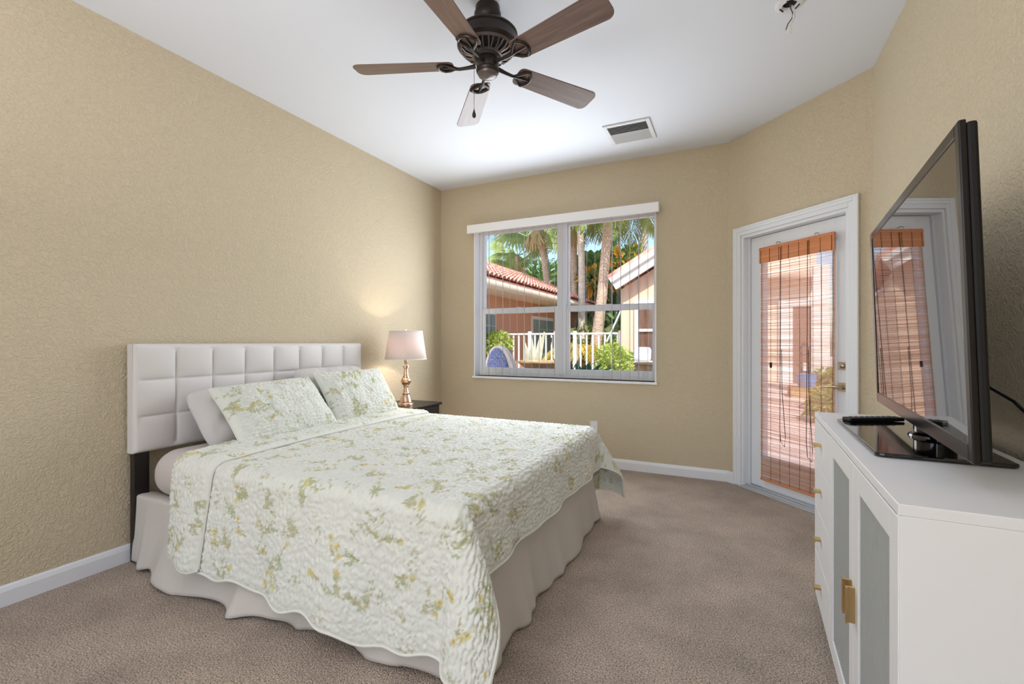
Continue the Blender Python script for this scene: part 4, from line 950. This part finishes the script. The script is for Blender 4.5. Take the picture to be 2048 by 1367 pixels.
def shrub(name, label, cat, px, Y, zc, R_, m, n, seed, leaf=(.10, .025), zs=.8, stems=True, m2=None):
    random.seed(seed); p = at(px, 690, Y); root = thing(name, label, cat, (p.x, Y, GZ)); mb = MB(); m2b = MB(); zc = zc - GZ
    for i in range(n):
        while True:
            q = Vector((random.uniform(-1, 1), random.uniform(-1, 1), random.uniform(-1, 1)))
            if .2 < q.length < 1: break
        c = Vector((q.x * R_, q.y * R_, zc + q.z * R_ * zs)); d = (q + Vector((random.gauss(0, .5), random.gauss(0, .5), random.gauss(.2, .5)))).normalized(); l_ = leaf[0] * random.uniform(.7, 1.4)
        tgt = m2b if (m2 and random.random() < .35) else mb
        leaf_strip(tgt, [c, c + d * l_ * .5, c + d * l_ + Vector((0, 0, -.25 * l_))], leaf[1], up=Vector((random.gauss(0, 1), random.gauss(0, 1), 1)).normalized())
    mb.build('foliage', m, root)
    if m2: m2b.build('coloured_leaf', m2, root)
    if stems:
        sm_ = MB()
        for k in range(6): a = k * 1.05; sm_.tube([(0.03 * math.cos(a), .03 * math.sin(a), 0), (R_ * .25 * math.cos(a), R_ * .25 * math.sin(a), zc * .6), (R_ * .5 * math.cos(a), R_ * .5 * math.sin(a), zc)], [.02, .014, .006], 6)
        sm_.build('stem', M_trunkb, root)
    return root
shrub('tree', 'leafy green tree above the far end of the tiled roof', 'tree', 1100, 13.5, 3.6, 1.0, M_ld, 700, 21, (.34, .06))
shrub('tree', 'dark broad-leaved tree right of the slim pale palm', 'tree', 1185, 9.6, 2.9, .85, M_ld, 600, 22, (.55, .10))
shrub('tree', 'round green treetop behind the gable of the peach house', 'tree', 1262, 10.5, 3.2, .9, M_lg, 900, 23, (.26, .05), m2=M_ld)
shrub('croton_shrub', 'tall croton with bright orange leaves behind the peach house gable', 'shrub', 1258, 8.6, 3.2, .62, M_ld, 700, 24, (.26, .05), m2=M_lo)
shrub('croton_shrub', 'small orange-leaved croton between the two middle palm trunks', 'shrub', 1192, 8.4, 2.85, .42, M_ld, 420, 25, (.24, .05), m2=M_lo)
shrub('tree', 'green treetop above the left end of the tiled roof', 'tree', 1000, 12.5, 3.5, .8, M_lg, 700, 26, (.24, .045))
shrub('shrub', 'dense dark green undergrowth behind the fence pickets', 'shrub', 1186, 7.0, .95, .72, M_ld, 900, 27, (.30, .04), m2=M_dry)
shrub('shrub', 'mixed green undergrowth beside the apricot house corner', 'shrub', 1146, 8.4, 1.0, .7, M_ld, 700, 28, (.30, .045))
shrub('shrub', 'lime green leafy shrub in front of the fence near the peach house', 'shrub', 1226, 2.3, .82, .26, M_ly, 620, 29, (.07, .022), 1.25)
shrub('shrub', 'lime green shrub at the lower left edge of the window', 'shrub', 993, 3.0, 1.13, .26, M_ly, 500, 30, (.08, .02), .8)
shrub('shrub', 'loose bushy plant below the peach house window with red-tinged leaves', 'shrub', 1276, 1.95, .62, .20, M_lg, 500, 31, (.08, .018), .8, m2=M_dry)
shrub('shrub', 'small green plant against the peach wall beside the lime shrub', 'shrub', 1254, 2.95, .82, .14, M_lg, 260, 32, (.09, .02), 1.1)
shrub('shrub', 'leafy green mass behind the slanted pole beside the peach house corner', 'shrub', 1228, 8.9, 1.45, .62, M_ld, 800, 44, (.28, .05))
# hanging areca clump: yellow-green fronds over the fence
random.seed(5)
ar = thing('areca_palm', 'clump of yellow-green areca fronds arching behind the fence', 'palm', tuple(at(1192, 690, 5.6).xy) + (GZ,)); mb = MB()
for k in range(14):
    a = 2 * PI * k / 14; frond(mb, (.1 * math.cos(a), .1 * math.sin(a), .9), (math.cos(a) * .8, math.sin(a) * .8, 1.6), 1.35, 2.6, ll=.34, lw=.018)
mb.build('frond', leafmat('areca_leaf', (168, 160, 62), (214, 190, 90), 4), ar)
st_m = MB()
for k in range(7): a = k * .9; st_m.tube([(.06 * math.cos(a), .06 * math.sin(a), 0), (.10 * math.cos(a), .10 * math.sin(a), .92)], .025, 8)
st_m.build('stem', M_trunk, ar, smooth=True)
# agave with broad dark leaves
ag = thing('agave', 'broad dark green agave close outside the right lower panes', 'plant', tuple(at(1170, 730, 1.35).xy) + (GZ,)); random.seed(9)
for k in range(11):
    a = 2 * PI * k / 11; el = random.uniform(.9, 1.9); d = Vector((math.cos(a), math.sin(a), el)).normalized(); L2 = random.uniform(.42, .56); c = Vector((0, 0, .68))
    mb = MB(); leaf_strip(mb, [c + d * L2 * i / 6 + Vector((0, 0, -.10 * (i / 6) ** 2)) + d.cross(Vector((0, 0, 1))) * .0 for i in range(7)], .062, fold=.45); mb.build('leaf', M_ag, ag)
MB().lathe([(.13, 0), (.17, .06), (.20, .56), (.22, .64), (.21, .68), (.18, .68), (.17, .62)], seg=32).build('pot', mat('blue_glazed_pot', (46, 56, 108), .2), ag, smooth=True)
sp = MB(); c = Vector((-.28, .1, .60))
for k in range(9):
    a = 2 * PI * k / 9; d = Vector((math.cos(a) * .5, math.sin(a) * .5, 1)); leaf_strip(sp, [c + d * .42 * i / 4 + Vector((0, 0, -.05 * (i / 4) ** 2)) for i in range(5)], .012)
o = thing('spiky_plant', 'thin spiky dark-leaved plant left of the broad agave', 'plant', tuple(at(1130, 730, 1.5).xy) + (GZ,)); sp.build('leaf', leafmat('dark_spike_leaf', (52, 66, 50), (110, 120, 96), 8), o, loc=(.28, -.1, .12))
MB().lathe([(.10, 0), (.14, .4), (.15, .72), (.13, .72)], seg=24).build('pot', bpy.data.materials['blue_glazed_pot'], o, smooth=True)
# pale variegated plant by the fountain
pv = thing('variegated_plant', 'pale variegated tall leaf standing behind the stone fountain', 'plant', tuple(at(1066, 700, 2.7).xy) + (GZ,)); mb = MB(); random.seed(3)
for k in range(7):
    a = k * .9 + .3; d = Vector((math.cos(a) * .14, math.sin(a) * .14, 1)); leaf_strip(mb, [Vector((0, 0, .5)) + d * .95 * (i / 6) * (1 - .06 * k) + Vector((math.cos(a), math.sin(a), 0)) * .05 * (i / 6) ** 2 for i in range(7)], .055, up=Vector((0, 1, 0)), fold=.2)
mb.build('leaf', M_pale, pv); MB().tube([(0, 0, 0), (0, 0, .55)], [.04, .03], 10).build('stem', M_trunk, pv, smooth=True)
M_stone = mat('tan_cast_stone', (196, 170, 130), .9, vary=(7, (150, 124, 92), .5), bump=('noise', 30, .4, .006))
ft = at(1082, 722, 2.15)
fn = thing('fountain', 'tan stone bowl fountain on a pedestal in front of the fence', 'fountain', (ft.x, 2.15, GZ)); zf = at(1082, 724, 2.15).z - GZ
MB().lathe([(.20, 0), (.20, .06), (.10, .10), (.08, .2), (.10, zf - .22), (.07, zf - .17)], seg=32).build('pedestal', M_stone, fn, smooth=True)
MB().lathe([(.07, zf - .17), (.20, zf - .12), (.30, zf - .04), (.345, zf), (.345, zf + .02), (.325, zf + .02), (.30, zf - .01), (.16, zf - .05), (.0, zf - .06)], seg=48, closed=False).build('bowl', M_stone, fn, smooth=True)
# round-backed patio chair with a blue throw
ch_ = at(1018, 700, 1.55); zt_ = at(1010, 690, 1.55).z - GZ; 
M_wick = mat('pale_wicker', (226, 216, 204), .8, bump=('noise', 60, .5, .004)); M_blue = mat('blue_white_throw', (60, 78, 132), .9, vary=(38, (150, 164, 204), .35))
pc = thing('patio_chair', 'round-backed pale patio chair with a blue patterned throw at the lower left of the window', 'chair', (ch_.x, 1.55, GZ), math.radians(-20))
def shell(r0, zbase, zt, y0, th0, n=18):
    v = []; rows = 10
    for i in range(n + 1):
        a = PI * i / n
        for j in range(rows + 1):
            s = j / rows; z = zbase + (zt - zbase) * s * (math.sin(a) ** .5 * .62 + .38); rr = r0 * (1 + .06 * s)
            v.append((rr * math.cos(a), y0 + rr * .8 * math.sin(a) * 1.0, z))
    f = [(i * (rows + 1) + j, (i + 1) * (rows + 1) + j, (i + 1) * (rows + 1) + j + 1, i * (rows + 1) + j + 1) for i in range(n) for j in range(rows)]
    return MB().add(v, f)
def roundback(R0, z0, z1, y, mm, nm, par, dy, arch=.9):
    # an upright, slightly curved arch-shaped panel
    v = []; n = 24; f = []
    out_ = [(R0 * math.cos(PI * i / n), z0 + (z1 - z0) * math.sin(PI * i / n) ** arch) for i in range(n + 1)]
    mb_ = MB(); pts = [(x, y + .25 * x * x, z) for x, z in out_] 
    v = [(x, yy_, z) for x, yy_, z in pts] + [(x, yy_, z0) for x, yy_, z in pts]; m_ = len(pts)
    v2 = [(x, yy_ + dy, z) for x, yy_, z in v]
    f = [(i, i + 1, m_ + i + 1, m_ + i) for i in range(m_ - 1)]; k = len(v)
    f2 = [tuple(q + k for q in ff) for ff in f] + [(i, i + 1, k + i + 1, k + i) for i in range(m_ - 1)]
    return mb_.add(v + v2, f + f2).build(nm, mm, par, smooth=True)
roundback(.36, .42, zt_, -.22, M_wick, 'backrest', pc, .07)
MB().lathe([(.27, .36), (.30, .40), (.30, .44), (.27, .47)], seg=36).build('seat', M_wick, pc, smooth=True)
for x, y in ((-.2, -.2), (.2, -.2), (-.2, .2), (.2, .2)): MB().tube([(x, y, 0), (x * .9, y * .9, .37)], [.014, .02], 8).build('leg', M_wick, pc, smooth=True)
thr = roundback(.25, .55, zt_ - .035, -.238, M_blue, 'throw', None, .012, .8)
thr.location = pc.location; thr.rotation_euler = pc.rotation_euler; tag(thr, 'blue throw with white flecks draped over the round chair back', 'throw')
# garden bench with lavender cushion, stone planter
bn = at(1288, 712, 2.55); zb_ = at(1288, 722, 2.55).z - GZ
pl = thing('planter', 'tan stone planter below the peach house window', 'planter', (at(1300, 730, 1.75).x, 1.75, GZ)); zp = at(1300, 724, 1.75).z - GZ
MB().box((-.16, -.12, 0), (.22, .12, zp - .03)).box((-.18, -.14, zp - .03), (.24, .14, zp)).build('basin', M_stone, pl, bevel=.01)
shrub('shrub', 'low rusty red plant growing at the stone planter edge', 'shrub', 1300, 1.75, .66, .14, leafmat('rusty_leaf', (176, 96, 64), (214, 150, 110), 8), 240, 33, (.05, .014), .7, stems=True)
bc = thing('garden_bench', 'white wire garden seat under the peach house window', 'chair', (bn.x, 2.6, GZ))
MB().box((-.22, -.2, zb_ - .04), (.22, .2, zb_)).build('seat', M_ext, bc, bevel=.01)
for x, y in ((-.2, -.18), (.2, -.18), (-.2, .18), (.2, .18)): nbox('leg', M_ext, (x - .015, y - .015, 0), (x + .015, y + .015, zb_ - .04), bc)
cu = nbox('cushion', mat('lavender_print_cushion', (176, 178, 224), .9, vary=(20, (228, 228, 240), .4)), (-.12, -.05, 0), (.12, .05, .20)); cu.location = (bn.x - .02, 2.52, zb_ + GZ + .005); cu.rotation_euler = (math.radians(-12), 0, 0)
tag(cu, 'lavender and white cushion on the garden seat', 'cushion'); q = cu.modifiers.new('b', 'BEVEL'); q.width = .045; q.segments = 4
a, b_ = at(1222, 664, 2.9), at(1243, 618, 2.9); dv = (a - b_)
po = MB().tube([tuple(b_ - dv * .3), tuple(a), tuple(a + dv * ((a.z - GZ) / -dv.z))], .014, 8).build('garden_pole', mat('pale_blue_pole', (196, 210, 218), .4), smooth=True); tag(po, 'slanted pale blue pole leaning by the peach house corner', 'pole')

# ---- view through the glass door
fY2 = 12.6
fh = thing('house', 'tan far house with white-framed entrance seen through the bamboo blind', 'house', (4.6, fY2, GZ)); o_ = fh.location.copy()
MB().box(L_(3.3, fY2, GZ), L_(5.15, fY2 + 3, 4.2)).build('wall', M_stT, fh)
a, b_ = at(1585, 745, fY2), at(1622, 612, fY2)
en = MB().box(L_(a.x - .38, fY2 - .08, GZ), L_(a.x, fY2, b_.z)).box(L_(b_.x, fY2 - .08, GZ), L_(b_.x + .35, fY2, b_.z)).box(L_(a.x - .38, fY2 - .08, b_.z), L_(b_.x + .35, fY2, b_.z + .25)).build('door_surround', M_ext, fh)
dd = nbox('door', mat('brown_front_door', (134, 106, 96), .6), L_(a.x, fY2 - .03, GZ), L_(b_.x, fY2, b_.z), fh)
MB().box(L_(3.2, fY2 - .6, 3.1), L_(5.2, fY2, 3.25)).build('porch_roof', M_stT, fh)
for px_ in (1634, 1650):
    x = at(px_, 700, fY2 - 2.8).x; MB().box(L_(x - .09, fY2 - 2.9, GZ), L_(x + .09, fY2 - 2.72, 3.1)).build('column', M_ext, fh)
lt = thing('lantern', 'dark metal lantern beside the far entrance', 'lantern', tuple(at(1610, 700, 9.6).xy) + (GZ,))
M_lant = mat('dark_lantern_metal', (60, 56, 56), .5)
MB().box((-.10, -.10, .52), (.10, .10, .55)).box((-.09, -.09, 0), (-.07, -.07, 1.15)).box((.07, -.09, 0), (.09, -.07, 1.15)).box((-.09, .07, 0), (-.07, .09, 1.15)).box((.07, .07, 0), (.09, .09, 1.15)).box((-.12, -.12, .95), (.12, .12, .98)).lathe([(.12, 1.15), (.05, 1.24), (.02, 1.30)], seg=12).build('frame', M_lant, lt)
nbox('candle', M_ext, (-.04, -.04, .55), (.04, .04, .75), lt)
bu = tag(MB().lathe([(.17, 0), (.21, .30), (.22, .31), (.20, .31), (.16, .02)], seg=32, closed=False).lathe([(.17, .0), (.001, .0)], seg=32, closed=False).build('bucket', mat('blue_bucket', (96, 160, 226), .4), smooth=True, loc=tuple(at(1613, 740, 8.6).xy) + (GZ + .22,)), 'light blue bucket in front of the far lantern', 'bucket')
bs = nbox('step', M_stone, (-.35, -.35, 0), (.35, .35, .22)); bs.location = tuple(at(1613, 740, 8.6).xy) + (GZ,); tag(bs, 'low stone step carrying the blue bucket', 'step')
for px_, Y, R_, s_, lab, m_, n_ in ((1652, 6.2, .26, 41, 'yellow-green flowering shrub beside the paver walk, nearest the door', M_ly, 700), (1659, 9.6, .40, 42, 'green shrub further along the paver walk near the white columns', M_lg, 800), (1668, 4.6, .34, 43, 'low green shrub at the right edge of the glass door', M_lg, 500)):
    shrub('shrub', lab, 'shrub', px_, Y, GZ + R_ * .75, R_, m_, n_, s_, (.12, .03), .8, m2=M_lo if s_ == 41 else None)
